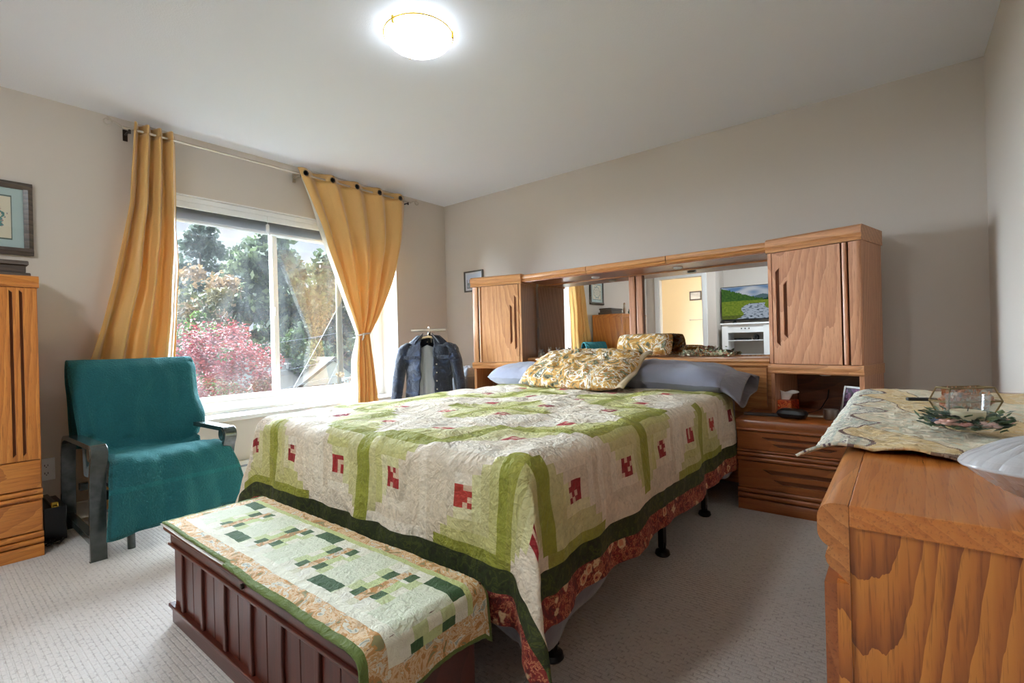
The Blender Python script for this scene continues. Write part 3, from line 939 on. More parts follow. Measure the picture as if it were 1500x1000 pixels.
# ------------------------------------------------------------------ pillows
def pillow_mesh(w, h, t, seed=0, nx=44, ny=32, wr=.012, pinch=.12):
    def mk(sgn):
        def fn(u, v):
            a, b = u*2-1, v*2-1
            k = (1-abs(a)**5)*(1-abs(b)**3.2)
            z = sgn*t/2*max(k, 0)**.5
            x = a*w/2*(1-pinch*(abs(b)**3)*(.5)); y = b*h/2*(1-pinch*(abs(a)**3)*.7)
            e = max(k, 0)**.5
            z += wr*e*(nz(a*3+seed, b*2.5, sgn)+.6*nz(a*8+seed, b*5, sgn*2)) + wr*.4*(1-e)*nz(a*9, b*9, seed)
            return (x, y, z)
        return fn
    m = MB(); m.grid(mk(1), nx, ny)
    n0 = len(m.f); m.grid(mk(-1), nx, ny)
    for i in range(n0, len(m.f)): m.f[i] = m.f[i][::-1]
    return m
m_pgrey = cloth('grey_pillowcase', rgb(132,134,150), wscale=7, wstr=.6)
m_pgreyD = cloth('dark_grey_pillowcase_hem', rgb(104,100,106), wscale=12, wstr=.7)
def pillow(label, loc, rot, w, h, t, mat, seed, name='pillow', **kw):
    o = pillow_mesh(w, h, t, seed, **kw).build(name, mat, smooth=True, sub=1)
    o.location = loc; o.rotation_euler = rot
    return tag(o, label, 'pillow')
pl = pillow('grey pillow on the window side, left of the floral sham', (1.64, -.62, .722), (radians(5), 0, 0), .74, .46, .165, m_pgrey, 1)
pr_ = pillow('plump grey pillow at the nightstand side of the bed, its open case end drooping', (2.69, -.62, .728), (radians(5), radians(3), 0), .70, .48, .175, m_pgrey, 5)
def hem(u, v):
    a = u*2*pi
    x = .30 + v*.135
    k = 1 + .12*v
    y = .205*k*cos(a) + .012*sin(a*5)*v; z = .055*k*sin(a) + .010*sin(a*4+1)*v - v*v*.03
    if cos(a) < 0: z -= v*v*.05*-cos(a)
    return (x, y, z)
MB().grid(hem, 60, 14, closed_u=True).build('pillowcase_hem', m_pgreyD, pr_, smooth=True, solid=.003)
m_sham = floral('gold_floral_sham', [(0,rgb(88,84,60)),(.36,rgb(120,118,84)),(.40,rgb(190,138,60)),(.475,rgb(214,176,110)),(.515,rgb(232,224,206)),(.565,rgb(178,122,46)),(.61,rgb(146,150,112)),(.65,rgb(70,72,60)),(.68,rgb(234,228,214))],
                scale=9, bump=.9, vor=9)
m_tan = cloth('tan_flap_fabric', rgb(168,146,112), wscale=10)
sh = pillow('gold and white floral sham leaning on the grey pillows', (2.14, -.86, .785), (radians(27), 0, radians(-3)), .80, .46, .13, m_sham, 9, wr=.022)
MB().grid(lambda u, v: (lerp(.37, .425, u)+.012*sin(v*7), lerp(-.215, .21, v), .012*sin(v*9)+.01*sin(u*3)), 8, 24).build('flap', m_tan, sh, smooth=True, solid=.006)
cu = pillow('small floral cushion standing on the headboard ledge against the mirror', (2.30, -.185, .925), (radians(70), 0, radians(-2)), .44, .17, .12, m_sham, 14, wr=.014, nx=30, ny=18)
gd = thing('dried_flower_garland', 'short garland of dried flowers lying on the headboard ledge right of the small cushion', 'garland', (2.72, -.14, .832))
rng = random.Random(3)
for nm, cols, n, sz in (('leaves', [(200,206,176),(150,162,130),(214,210,184)], 260, .016), ('petals', [(226,190,130),(180,110,96),(236,220,190)], 200, .012)):
    m = MB()
    for i in range(n):
        x = rng.uniform(-.17, .2); h = .045*(1-abs(x)/.26)
        c = (x, rng.gauss(0, .02), abs(rng.gauss(0, .6))*h+.012)
        m.leaf(c, sz*rng.uniform(.6,1.2), rng, col3(rng.choice(cols)))
    m.build(nm, printed('dry_petals', pat=60, amt=.1), gd)

# ------------------------------------------------------------------ figurines
m_stone = plain('grey_resin', rgb(150,142,128), .7, bscale=60, bstr=.4, var=.25)
def figurine(label, x, y, z, s, rz, ears, group):
    t = thing('figurine', label, 'figurine', (x, y, z), rz, group)
    b = MB(); b.lathe([(.02*s,0),(.022*s,.004*s),(.02*s,.03*s),(.012*s,.042*s),(.004*s,.046*s)], n=16)
    for a in (-1, 1): b.ball((a*.014*s, -.014*s, .01*s), .010*s, 8)
    b.build('torso', m_stone, t, smooth=True)
    h = MB().ball((0, -.002*s, .056*s), .017*s, 12)
    for a in (-1, 1):
        if ears: h.tube([(a*.010*s,0,.066*s),(a*.014*s,0,.088*s)], lambda q: .005*s*(1-.5*q), 6)
        else: h.ball((a*.013*s, 0, .07*s), .007*s, 8)
    h.build('head', m_stone, t, smooth=True)
    w = MB()
    for a in (-1, 1): w.ball((a*.02*s, .006*s, .034*s), .011*s, 8, sz=1.5, sy=.4)
    w.build('arm', m_stone, t, smooth=True)
figurine('grey bear figurine, leftmost of the three on the headboard ledge', 1.385, -.22, .83, .95, .3, False, 'grey figurines on the headboard ledge')
figurine('grey rabbit-eared figurine in the middle of the three on the headboard ledge', 1.465, -.21, .83, 1.0, -.2, True, 'grey figurines on the headboard ledge')
figurine('small grey figurine on the headboard ledge closest to the floral sham', 1.54, -.2, .83, .95, .4, True, 'grey figurines on the headboard ledge')

# ------------------------------------------------------------------ nightstand objects
NZ = .505
tb = thing('tissue_box', 'orange and red patterned tissue box with a white tissue pulled up', 'tissue box', (3.25, -.31, NZ), radians(-14))
MB().box(-.055, .055, -.055, .055, 0, .075).build('carton', floral('orange_carton', [(0,rgb(150,30,14)),(.45,rgb(216,80,30)),(.56,rgb(234,130,60)),(.62,rgb(180,40,20))], scale=22, bump=0, rough=.5, vor=16, flower=(rgb(240,190,120),rgb(200,60,30),rgb(230,110,50))), tb, bevel=.003)
def tis(u, v):
    a = u*2*pi; r = lerp(.022, .045, v)*(1+.35*sin(a*3+1)*v)
    return (r*cos(a)*1.1+.012*v, r*sin(a)*.55, .074+.05*sin(v*pi*.62)+.01*sin(a*2)*v)
MB().grid(tis, 30, 8, closed_u=True).build('tissue', plain('tissue_paper', rgb(236,228,220), .8), tb, smooth=True)
rm = thing('remote_control', 'slim dark grey remote lying on the nightstand edge', 'remote', (3.17, -.54, NZ), radians(4))
MB().box(-.10, .09, -.018, .018, .001, .016).build('case', plain('dark_grey_plastic', rgb(70,66,66), .3), rm, bevel=.005)
MB().box(-.07, .06, -.012, .012, .0155, .0175).build('keypad', m_black, rm, bevel=.001)
gc = pillow_mesh(.15, .08, .055, 3, 24, 16, .003).build('glasses_case', m_black, smooth=True)
gc.location = (3.325, -.575, NZ+.029); gc.rotation_euler = (0, 0, radians(-12))
tag(gc, 'rounded black case beside the remote on the nightstand', 'case')
pp = MB().grid(lambda u, v: (lerp(-.06,.06,u), lerp(-.035,.035,v), .003+.02*max(0, .25-u)*sin(v*3)), 12, 8).build('folded_paper', plain('cream_paper', rgb(196,182,160), .8), solid=.002)
pp.location = (3.43, -.44, NZ+.002); pp.rotation_euler = (0,0,radians(8)); tag(pp, 'folded cream paper on the nightstand next to the metal cup', 'paper')
cup = MB().lathe([(.028,0),(.034,.006),(.036,.03),(.036,.056),(.0345,.056),(.033,.03),(.03,.008),(.0001,.007)], n=32).build('metal_cup', plain('brushed_steel', rgb(150,144,138), .35, .9), smooth=50)
cup.location = (3.50, -.515, NZ); tag(cup, 'small brushed steel cup on the nightstand', 'cup')
pf = thing('photo_frame', 'silver tabletop photo frame with a purple picture at the back of the nightstand', 'picture frame', (3.575, -.40, NZ+.006), radians(-38))
m_silv = plain('silver_frame', rgb(186,182,178), .35, .7)
q = MB().box(-.065,-.053,0,.01,0,.17).box(.053,.065,0,.01,0,.17).box(-.053,.053,0,.01,0,.012).box(-.053,.053,0,.01,.158,.17)
q.build('frame', m_silv, pf, bevel=.002).rotation_euler = (radians(-14), 0, 0)
MB().box(-.053,.053,.004,.008,.012,.158).build('photo', floral('purple_photo', [(0,rgb(60,34,60)),(.45,rgb(120,70,120)),(.55,rgb(170,110,150)),(.62,rgb(90,50,80))], scale=14, bump=0, rough=.3), pf).rotation_euler = (radians(-14), 0, 0)
MB().prism([(.012,.0),(.075,.0),(.042,.11)], 'x', -.02, .02).build('easel_back', m_black, pf)
cd = MB().tube([(3.47,-.10,.745),(3.468,-.105,.70),(3.455,-.115,.64),(3.45,-.15,.58),(3.42,-.22,.52),(3.40,-.28,.512),(3.37,-.36,.512),(3.345,-.5,.512)], .0028, 8).build('power_cord', m_black, smooth=True)
tag(cd, 'thin black power cord running down the back of the open pier shelf', 'cord')

# ------------------------------------------------------------------ dresser runner and the things on it
DZ = .76
def runner_col(x, y):
    # x across (0 front .. 1), y along; swirling leaves in tan, cream and blue-green
    w = sin(y*11+1.3*sin(x*9)) + .8*nz(x*5, y*4, 2)
    edge = .13+.06*sin(y*23)+.03*nz(y*9, 0, 1)
    n = nz(x*22, y*26, 5); n2 = nz(x*60, y*44, 3)
    if abs(x-edge) < .008: return col3((112,84,76))
    if x < edge:
        if abs((n2*3) % 1 - .5) < .07 and n > -.1: return col3((112,96,104))
        return col3((214,208,192) if n > .05 else ((188,190,174) if n > -.3 else (216,206,184)))
    w2 = sin((x*4.2+.9*nz(y*4,x*3,7)+y*2.6)*2.2)
    if abs(w2) < .035: return col3((134,106,84))
    if w2 > .0: return col3((216,188,138) if n > -.05 else (222,200,160))
    return col3((228,214,188) if n > 0 else ((214,208,184) if n > -.35 else (222,200,164)))
RX0, RX1, RY0, RY1 = 3.665, 4.165, -2.59, -1.46
def runner_pt(u, v):
    x = lerp(RX0, RX1, u); y = lerp(RY0, RY1, v)
    y += .03*(1-v)*(1-u)*-1*0 + .012*sin(u*8)*(1-v)
    z = DZ + .010 + .004*nz(x*14, y*14, 2) + .003*nz(x*40, y*30, 2)
    e = clamp((3.712 - x)/.05); z -= e*e*.02
    corner = exp(-((u/.09)**2 + (v/.04)**2)); x -= .022*corner; z -= .004*corner; y -= .015*corner
    z += .007*exp(-(v/.02)**2)*abs(sin(u*14+.5))
    if x > 3.712+.0: z = max(z, DZ+.006)
    return (x, y, z)
rn = MB().grid(runner_pt, 180, 400, lambda u, v: runner_col(u, v*1.3)).build('table_runner', printed('runner_brocade', pat=120, amt=.16, bump=.6, bsc=26), smooth=True, solid=.005, off=-1)
tag(rn, 'tan and cream leaf-patterned padded runner on the dresser top', 'table runner')
RZ = DZ + .0175
m_cglass = glass_mat('clear_box_glass', (.95,.96,.96,1), haze=.05)
m_lead = plain('aged_brass_came', rgb(120,100,66), .4, .7)
# faceted glass casket
gb = thing('glass_display_box', 'faceted glass and brass casket of peach dried flowers on the dresser', 'glass box', (3.918, -2.085, RZ), radians(38))
gb.scale = (.86, .62, 1.0)
bw, tw_, hw, hz_, bz = .062, .062, .088, .045, 0.0
def ring4(a, b, z): return [(-a,-b,z),(a,-b,z),(a,b,z),(-a,b,z)]
B = ring4(.060, .030, .003); Mq = ring4(.072, .043, .031); T = ring4(.059, .031, .062)
g = MB()
g.v = B+Mq+T
for lo, hi in ((0,4),(4,8)):
    for i in range(4): g.quadface((lo+i, lo+(i+1)%4, hi+(i+1)%4, hi+i))
g.quadface((8,9,10,11))
g.build('panes', m_cglass, gb, solid=.002)
e = MB()
for ring in (B, Mq, T):
    for i in range(4): e.rod(ring[i], ring[(i+1)%4], .0022, 6)
for i in range(4): e.rod(B[i], Mq[i], .0022, 6); e.rod(Mq[i], T[i], .0022, 6)
e.build('edging', m_lead, gb)
g = MB(); g.v = [(p[0],p[1],.004) for p in B]; g.quadface((0,1,2,3)); g.build('base', m_lead, gb, solid=.003)
pe = MB(); rng = random.Random(5)
for i in range(1300):
    a = rng.uniform(-.058,.058); b_ = rng.uniform(-.030,.030); z = rng.uniform(.008,.057)
    kx = 1-abs(z-.031)/.12
    pe.leaf((a*kx, b_*kx, z), rng.uniform(.006,.012), rng, col3(rng.choice([(226,160,110),(240,200,170),(200,120,70),(214,214,200),(236,180,150)])))
pe.build('dried_petals', printed('peach_petals', pat=60, amt=.08), gb)
# candle holder
cl = thing('candle_holder', 'clear glass tumbler with a cream candle inside the flower wreath', 'candle', (3.902, -2.342, RZ+.003))
MB().lathe([(.020,0),(.026,.003),(.0305,.03),(.034,.068),(.0325,.068),(.029,.03),(.024,.007),(.0001,.006)], n=40).build('glass', m_cglass, cl, smooth=50)
MB().lathe([(.022,.008),(.0265,.03),(.0268,.036),(.0001,.035)], n=32).build('wax', plain('cream_wax', rgb(232,216,178), .5, Subsurface_Weight=.0), cl, smooth=40)
MB().rod((0,0,.035),(.001,0,.043),.001,6).build('wick', m_black, cl)
# wreath
wr = thing('candle_wreath', 'ring of green leaves and pink and blue resin flowers around the candle on the dresser', 'wreath', (3.902, -2.342, RZ))
wr.scale = (.88, .88, .8)
rng = random.Random(11)
lf = MB()
for i in range(330):
    a = rng.uniform(0, 2*pi); r = .050+rng.gauss(0, .013)
    c = Vector((r*cos(a), r*sin(a), .008+abs(rng.gauss(0,.015))))
    d = Vector((cos(a+rng.gauss(0,.8)), sin(a+rng.gauss(0,.8)), rng.uniform(-.1,.9))).normalized()
    sd = d.cross(Vector((0,0,1))).normalized(); L_ = rng.uniform(.014,.027); n = len(lf.v); wv = L_*.42
    up = Vector((0,0,.003))
    lf.v += [tuple(c), tuple(c+d*L_*.5+sd*wv), tuple(c+d*L_+up*0), tuple(c+d*L_*.5-sd*wv), tuple(c+d*L_*.5+up)]
    cc = col3(rng.choice([(70,92,60),(92,108,70),(58,78,58),(86,110,96)]))
    for q in ((0,1,4),(1,2,4),(2,3,4),(3,0,4)): lf.quadface([n+k for k in q], 0, cc)
lf.build('leaves', printed('resin_leaf', pat=60, amt=.1, rough=.5), wr)
def flower(parent, cx, cy, cz, r, c, name='flower'):
    f = MB()
    for k in range(6):
        a = k*pi/3+.3
        for q_ in range(2):
            rr = r*(.62-.25*q_); f.ball((cx+cos(a+q_*.5)*rr, cy+sin(a+q_*.5)*rr, cz+r*(.12+.22*q_)), r*(.44-.1*q_), 8, sz=.45, col=col3(c, .75+.3*q_))
    f.ball((cx, cy, cz+r*.45), r*.2, 8, col=col3((150,110,70)))
    f.build(name, printed('resin_leaf'), parent, smooth=True)
for a, r, c in ((232,.02,(206,160,146)),(200,.014,(120,132,160)),(176,.013,(110,124,150)),(300,.019,(198,168,160)),(20,.02,(206,150,140)),(80,.018,(150,150,170)),(262,.013,(196,140,130)),(130,.017,(206,160,146))):
    flower(wr, .056*cos(radians(a)), .056*sin(radians(a)), .02, r*1.2, c)
# small dark stick behind the casket
lt = MB().box(-.035,.035,-.008,.008,.0,.009).build('lighter', m_black, bevel=.003)
lt.location = (3.845, -1.86, RZ+.001); lt.rotation_euler = (0,0,radians(20)); tag(lt, 'small black lighter on the runner beside the glass casket', 'lighter')
# cut-glass dish
t_ = NT('cut_crystal'); tc = t_.n('TexCoord').outputs['Object']
p_ = t_.bsdf((.93,.93,.96,1), .04, 0, None, Transmission_Weight=.45, IOR=1.5, Specular_IOR_Level=.9)
t_.surf(p_.outputs[0]); m_crys = t_.mat
dish = thing('crystal_dish', 'lidded cut-glass dish with sunburst lid in the right foreground on the dresser', 'dish', (3.957, -2.785, DZ), radians(10))
def crys(u, v, up):
    a = u*2*pi; r = v
    ca = abs(sin(a*14))
    ex, ey = .098, .070
    if up:
        z = .048 + .030*(1-r*r)**.7 + .006*ca*sin(pi*min(r*1.2,1))
    else:
        z = .002 + .044*r**2.4 + .006*abs(sin(a*9+r*9))*sin(pi*r)
    k = 1 + (.02*ca if r > .85 else 0)
    return (ex*r*k*cos(a), ey*r*k*sin(a), z)
MB().grid(lambda u, v: crys(u, max(v,.001), False), 168, 16, closed_u=True).build('bowl', m_crys, dish, solid=.002)
MB().grid(lambda u, v: crys(u, max(v,.001), True), 168, 16, closed_u=True).build('lid', m_crys, dish, solid=.002)
MB().tube([(.098*cos(a)*1.01, .07*sin(a)*1.01, .047) for a in [i*2*pi/80 for i in range(80)]], .003, 8, closed=True).build('rim', m_crys, dish, smooth=True)

# ------------------------------------------------------------------ quilted runner on the chest
RL, RW = 1.175, .345      # flat on top: x from 1.715 .. end edge; drapes over the right end by .16
def rq_col(u, w):
    """u along the length in m from the left end, w across in m from the front (room side)"""
    tot = RL + .165
    if u < .012 or u > tot-.012 or w < .012 or w > RW+.03-.012: return 0, col3((96,112,48))
    if w < .056 or w > RW-.035 or u < .05 or u > tot-.075:
        return 1, None
    if w < .082: return 0, col3((226,224,204))
    if w > RW-.056: return 0, col3((186,194,128))
    U = u-.05; a = w-.082; A = RW-.056-.082
    per = .262; k = int(U//per); s = U-k*per; f = a/A
    blk = .115
    if s < blk:
        if f < .0: return 0, col3((226,224,204))
        if s > blk-.004: return 0, col3((206,212,176))
        # dark green bar alternately at the front or the back of each block
        if (k % 2 == 0 and f > .80) or (k % 2 == 1 and f < .20):
            return 0, col3((52,84,44))
        return 0, col3((212,216,192) if hashf(int(s*150), int(f*30)) > .2 else (204,210,182))
    s -= blk
    wdt = (per-blk)/5
    c = int(s//wdt)
    if c == 2:
        return (1, None) if .12 < f < .9 else (0, col3((206,204,176)))
    if c in (0, 4):
        return 0, col3((222,220,200) if int(f*5) % 2 == 0 else (190,200,146))
    sq = (.14 < f < .32 and c == 1) or (.62 < f < .80 and c == 1) or (.24 < f < .42 and c == 3) or (.72 < f < .9 and c == 3)
    if sq: return 0, col3((58,88,48))
    return 0, col3((188,200,140) if .32 < f < .66 else (226,224,208))
TOT = RL+.165
CXE = 2.957; CZ = .362
def rq_pt(u, v):
    X = u*TOT; w = v*(RW+.03)
    x0 = 1.748
    xe = CXE - x0 - .03
    y = -3.088 + w + .006*nz(X*6, 0, 3)
    z = CZ + .009 + .0025*nz(X*30, w*30, 1) + .0015*nz(X*90, w*90, 1)
    if X < xe: x = x0 + X
    else:
        d = X-xe; r = .035; q_ = pi*r/2
        if d < q_: x = x0+xe+r*sin(d/r); z -= r*(1-cos(d/r))
        else: x = x0+xe+r+.012*sin(w*20)*clamp((d-q_)*8); z -= r + (d-q_)
    fr = clamp((.02-w)/.02)
    if x > 2.3: y -= fr*.012; z -= fr*.010*clamp((x-2.3)*3)
    bk_ = clamp((w-(RW-.0))/.03)
    if True: z -= bk_*.022; y -= bk_*.006
    return (x, y, z)
NRX, NRY = 228, 63
m_runq = printed('runner_patchwork', pat=60, amt=.10, bump=.5, bsc=40)
m_runfl = floral('gold_peach_floral', [(0,rgb(140,134,90)),(.38,rgb(190,136,74)),(.45,rgb(220,190,150)),(.52,rgb(204,158,100)),(.57,rgb(222,214,192)),(.64,rgb(164,172,160)),(.7,rgb(196,150,96))], scale=20, bump=.4)
g = MB().grid(rq_pt, NRX, NRY, lambda u, v: rq_col(u*TOT, v*(RW+.03))[1], lambda u, v: rq_col(u*TOT, v*(RW+.03))[0])
o = g.build('quilted_runner', [m_runq, m_runfl], smooth=True, solid=.006)
tag(o, 'green, white and gold patchwork quilted runner covering the blanket chest', 'quilted runner')
lo_ = MB().grid(lambda u, v: (lerp(1.745, 2.36, u), -3.093+.03*v-.004*sin(u*pi), CZ+.003+.001*v), 20, 3).build('backing', m_lining, o, solid=.002)

# ------------------------------------------------------------------ armchair with teal throw
ac = thing('armchair', 'low armchair with dark green-grey bentwood frame beneath a teal throw', 'armchair', (.53, -2.81, 0))
t_ = NT('dark_lacquered_bentwood'); tc = t_.n('TexCoord').outputs['Object']
nn = t_.noise(tc, 30, 2)
p_ = t_.bsdf(t_.ramp(nn, [(.3, rgb(40,46,42)), (.7, rgb(58,64,60))]), .22, 0, None, Coat_Weight=.5, Coat_Roughness=.1)
t_.surf(p_.outputs[0]); m_bent = t_.mat
def band(path, wdt, th, yc, parent, name='side_frame'):
    """bent plywood strip following a path in the x-z plane"""
    K = len(path); L_, R_ = [], []
    for i in range(K):
        a = Vector(path[max(i-1,0)]); b = Vector(path[min(i+1,K-1)]); t = (b-a).normalized(); n = Vector((-t.y, t.x))
        p = Vector(path[i]); L_.append(p+n*th/2); R_.append(p-n*th/2)
    m = MB(); poly = [(p.x, p.y) for p in L_] + [(p.x, p.y) for p in R_[::-1]]
    n0 = len(m.v)
    for p, q in zip(L_, R_):
        m.v += [(p.x, yc-wdt/2, p.y), (p.x, yc+wdt/2, p.y), (q.x, yc+wdt/2, q.y), (q.x, yc-wdt/2, q.y)]
    for i in range(K-1):
        a = n0+i*4; b = a+4
        for k in range(4):
            l = (k+1) % 4; m.quadface((a+k, a+l, b+l, b+k))
    m.quadface((n0, n0+1, n0+2, n0+3)); e = n0+(K-1)*4; m.quadface((e+3, e+2, e+1, e))
    return m.build(name, m_bent, parent, bevel=.004, smooth=45)
for sy, nm in ((-.285, 'l'), (.275, 'r')):
    front = [(.31,.0),(.315,.20),(.325,.36),(.345,.44),(.372,.49),(.375,.515),(.355,.533),(.31,.535),(.0,.53),(-.2,.525),(-.27,.51),(-.31,.46),(-.33,.36),(-.345,.18),(-.36,.0)]
    # smooth it
    P = []
    for i in range(len(front)-1):
        for k in range(4):
            t = k/4; p0 = Vector(front[max(i-1,0)]); p1 = Vector(front[i]); p2 = Vector(front[i+1]); p3 = Vector(front[min(i+2,len(front)-1)])
            P.append(tuple(.5*((2*p1)+(p2-p0)*t+(2*p0-5*p1+4*p2-p3)*t*t+(3*p1-p0-3*p2+p3)*t**3)))
    P.append(front[-1])
    band(P, .062, .024, sy, ac)
    MB().rod((.335, sy-.033, .505), (.335, sy+.033, .505), .036, 20).build('arm_roll', m_bent, ac, smooth=50, bevel=.004)
    MB().box(-.33, .30, sy-.02, sy+.02, .06, .095).build('side_rail', m_bent, ac, bevel=.004)
sf = MB().box(.26,.30,-.253,.243,.27,.31).box(-.28,-.24,-.253,.243,.22,.26).box(-.26,.28,-.17,-.13,.25,.28).box(-.26,.28,.12,.16,.25,.28)
sf.build('seat_frame', m_bent, ac, bevel=.004)
MB().tube([(.25,-.15,.27),(.27,-.15,.0)], .017, 14).build('support_leg', m_bent, ac, smooth=40)
m_cush = cloth('dark_seat_cushion', rgb(40,60,58))
c = MB(); c.prism([(-.2,.30),(.30,.345),(.33,.37),(.32,.40),(.29,.415),(-.12,.375),(-.215,.86),(-.25,.885),(-.285,.87),(-.29,.84),(-.22,.42)], 'y', -.245, .235)
c.build('cushion', m_cush, ac, bevel=.02, seg=3)
# throw
t_ = NT('teal_fleece'); tc = t_.n('TexCoord').outputs['Object']
n1 = t_.noise(tc, 120, 3, .7); n2 = t_.noise(tc, 5, 3)
col = t_.mix(n1, rgb(0,58,66), rgb(4,98,106)); col = t_.mix(t_.math('MULTIPLY', n2, .35), col, rgb(0,74,82))
at = t_.n('Attribute', attribute_name='Col').outputs['Color']
col = t_.mix(1.0, col, at, 'MULTIPLY')
p_ = t_.bsdf(col, .95, 0, t_.bump(t_.math('ADD', t_.math('MULTIPLY', n1, .8), n2), 1.0, .016), Sheen_Weight=.5, Sheen_Roughness=.6)
p_.inputs['Sheen Tint'].default_value = rgb(90,180,176)
t_.surf(p_.outputs[0]); m_teal = t_.mat
path = [(.20,.44),(.205,.62),(.222,.80),(.245,.90),(.275,.925),(.315,.905),(.345,.86),(.37,.74),(.40,.60),(.43,.47),(.455,.435),(.52,.43),(.62,.44),(.74,.45),(.84,.452),(.885,.43),(.905,.38),(.915,.30),(.922,.20),(.93,.105)]
acc = [0]
for a, b in zip(path, path[1:]): acc.append(acc[-1]+hypot(b[0]-a[0], b[1]-a[1]))
TL = acc[-1]
def pathat(v):
    d = v*TL
    for i in range(len(acc)-1):
        if d <= acc[i+1] or i == len(acc)-2:
            k = (d-acc[i])/(acc[i+1]-acc[i]); k = clamp(k)
            p0 = Vector(path[max(i-1,0)]); p1 = Vector(path[i]); p2 = Vector(path[i+1]); p3 = Vector(path[min(i+2,len(path)-1)])
            return .5*((2*p1)+(p2-p0)*k+(2*p0-5*p1+4*p2-p3)*k*k+(3*p1-p0-3*p2+p3)*k**3)
def throw_pt(u, v):
    p = pathat(v); d = v*TL
    yl = interp([(0,-.27),(.45,-.295),(.6,-.292),(.95,-.262),(1.10,-.235),(1.35,-.225),(1.5,-.25),(TL,-.272)], d)
    yr = interp([(0,.26),(.45,.285),(.6,.30),(.95,.285),(1.05,.262),(1.2,.245),(1.45,.275),(1.6,.315),(TL,.355)], d)
    y = lerp(yl, yr, u)
    x, z = p.x, p.y
    e = abs(u*2-1)
    front = clamp((d-.52)/.3)
    wr = .016*nz(u*4, v*9, 1)+.010*nz(u*9, v*16, 3)-.010*abs(nz(u*6+v*4, v*11, 8))
    x += wr*(1 if z > .5 or z < .40 else .3) ; z += wr*(.9 if .4 < z < .5 else .2)
    # backrest: edges fold back and slump
    if .55 < d < 1.05: x -= .05*max(0, e-.88)*8*.6
    if .95 < d < 1.12: z += .03*max(0, e-.75)*4; 
    # gathered fold by the right arm
    gx = exp(-((u-.98)/.10)**2 - ((d-.90)/.10)**2); x += .055*gx; y += .02*gx
    # soft waves near the front hem
    h = clamp((d-(TL-.32))/.32); x += h*.014*sin(u*13+.6)+h*.008*sin(u*29)
    z += h*(.030*(u)-.0)
    # slight sag of the hem between seat edge and floor
    return (x, y-2.81, z)
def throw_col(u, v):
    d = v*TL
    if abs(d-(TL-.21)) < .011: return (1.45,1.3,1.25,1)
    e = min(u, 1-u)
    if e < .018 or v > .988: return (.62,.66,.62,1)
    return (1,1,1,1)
o = MB().grid(throw_pt, 90, 170, throw_col).build('throw_blanket', m_teal, smooth=True, solid=.012, sub=0, off=-1)
tag(o, 'teal fleece throw draped over the back and seat of the armchair', 'throw')
cr_ = MB().tube([(.84,-3.04,.40),(.80,-3.065,.36),(.78,-3.07,.31),(.76,-3.06,.285),(.74,-3.055,.30)], .004, 6).build('piping', m_teal, o, smooth=True)

# ------------------------------------------------------------------ black box device, cord
md_ = thing('black_storage_box', 'narrow black box with brass clasp between the tall cabinet and armchair', 'box', (.20, -3.172, 0))
MB().box(-.15, .145, -.045, .045, 0, .175).build('case', m_black, md_, bevel=.004)
MB().box(-.15, .14, -.012, .012, .176, .19).build('handle', plain('dark_handle', rgb(90,84,70), .4, .3), md_, bevel=.003)
MB().box(.125, .14, -.014, .014, .165, .20).build('clasp', m_brass, md_, bevel=.003)
rng = random.Random(2)
pts = []
for i in range(60):
    a = i*.62; r = .022+.012*sin(i*.9)
    pts.append((.39+r*cos(a)*1.2+.02*sin(i*.13), -3.19+r*sin(a)+.012*sin(i*.4), .008+.014*abs(sin(i*.37))))
pts = [(.30,-3.225,.006)] + pts
o = MB().tube(pts, .003, 6).build('coiled_cord', m_black, smooth=True); tag(o, 'tangled black cord on the carpet by the foot of the tall cabinet', 'cord')

# ------------------------------------------------------------------ things on the tall cabinet, wall pictures
fb = thing('carved_box', 'dark weathered carved wooden box on top of the tall cabinet under the sampler', 'box', (.24, -3.44, 1.353))
m_dkw = oak('weathered_dark_wood', 'y', (96,82,70), (72,60,50), (44,36,30), rough=.6)
MB().box(-.12,.12,-.20,.20,0,.035).build('base', m_dkw, fb, bevel=.005)
MB().box(-.10,.10,-.185,.185,.035,.075).build('body', m_dkw, fb, bevel=.006)
MB().prism([(-.11,.075),(.11,.075),(.10,.098),(-.10,.098)], 'y', -.195, .195).build('lid', m_dkw, fb, bevel=.004)
def statuette(label, y, x, h, c, grp='statuettes on the tall cabinet'):
    t = thing('statuette', label, 'figurine', (x, y, 1.353), 0, grp)
    m = plain('glaze_%d_%d_%d' % c, rgb(*c), .3)
    MB().lathe([(.03,0),(.032,.008),(.018,.02),(.026,h*.3),(.03,h*.42),(.016,h*.6),(.019,h*.72),(.009,h*.8)], n=20).build('figure', m, t, smooth=50)
    MB().ball((0,0,h*.88), h*.10, 12).build('head', plain('glaze_skin', rgb(206,176,150), .4), t, smooth=True)
statuette('tall pale statuette with dark head on the tall cabinet, reflected in the mirror', -3.68, .36, .20, (196,180,160))
statuette('short green statuette on the tall cabinet, reflected in the mirror', -3.86, .36, .12, (70,96,70))
statuette('short white statuette at the far end of the tall cabinet top, reflected in the mirror', -4.0, .36, .10, (206,200,190))
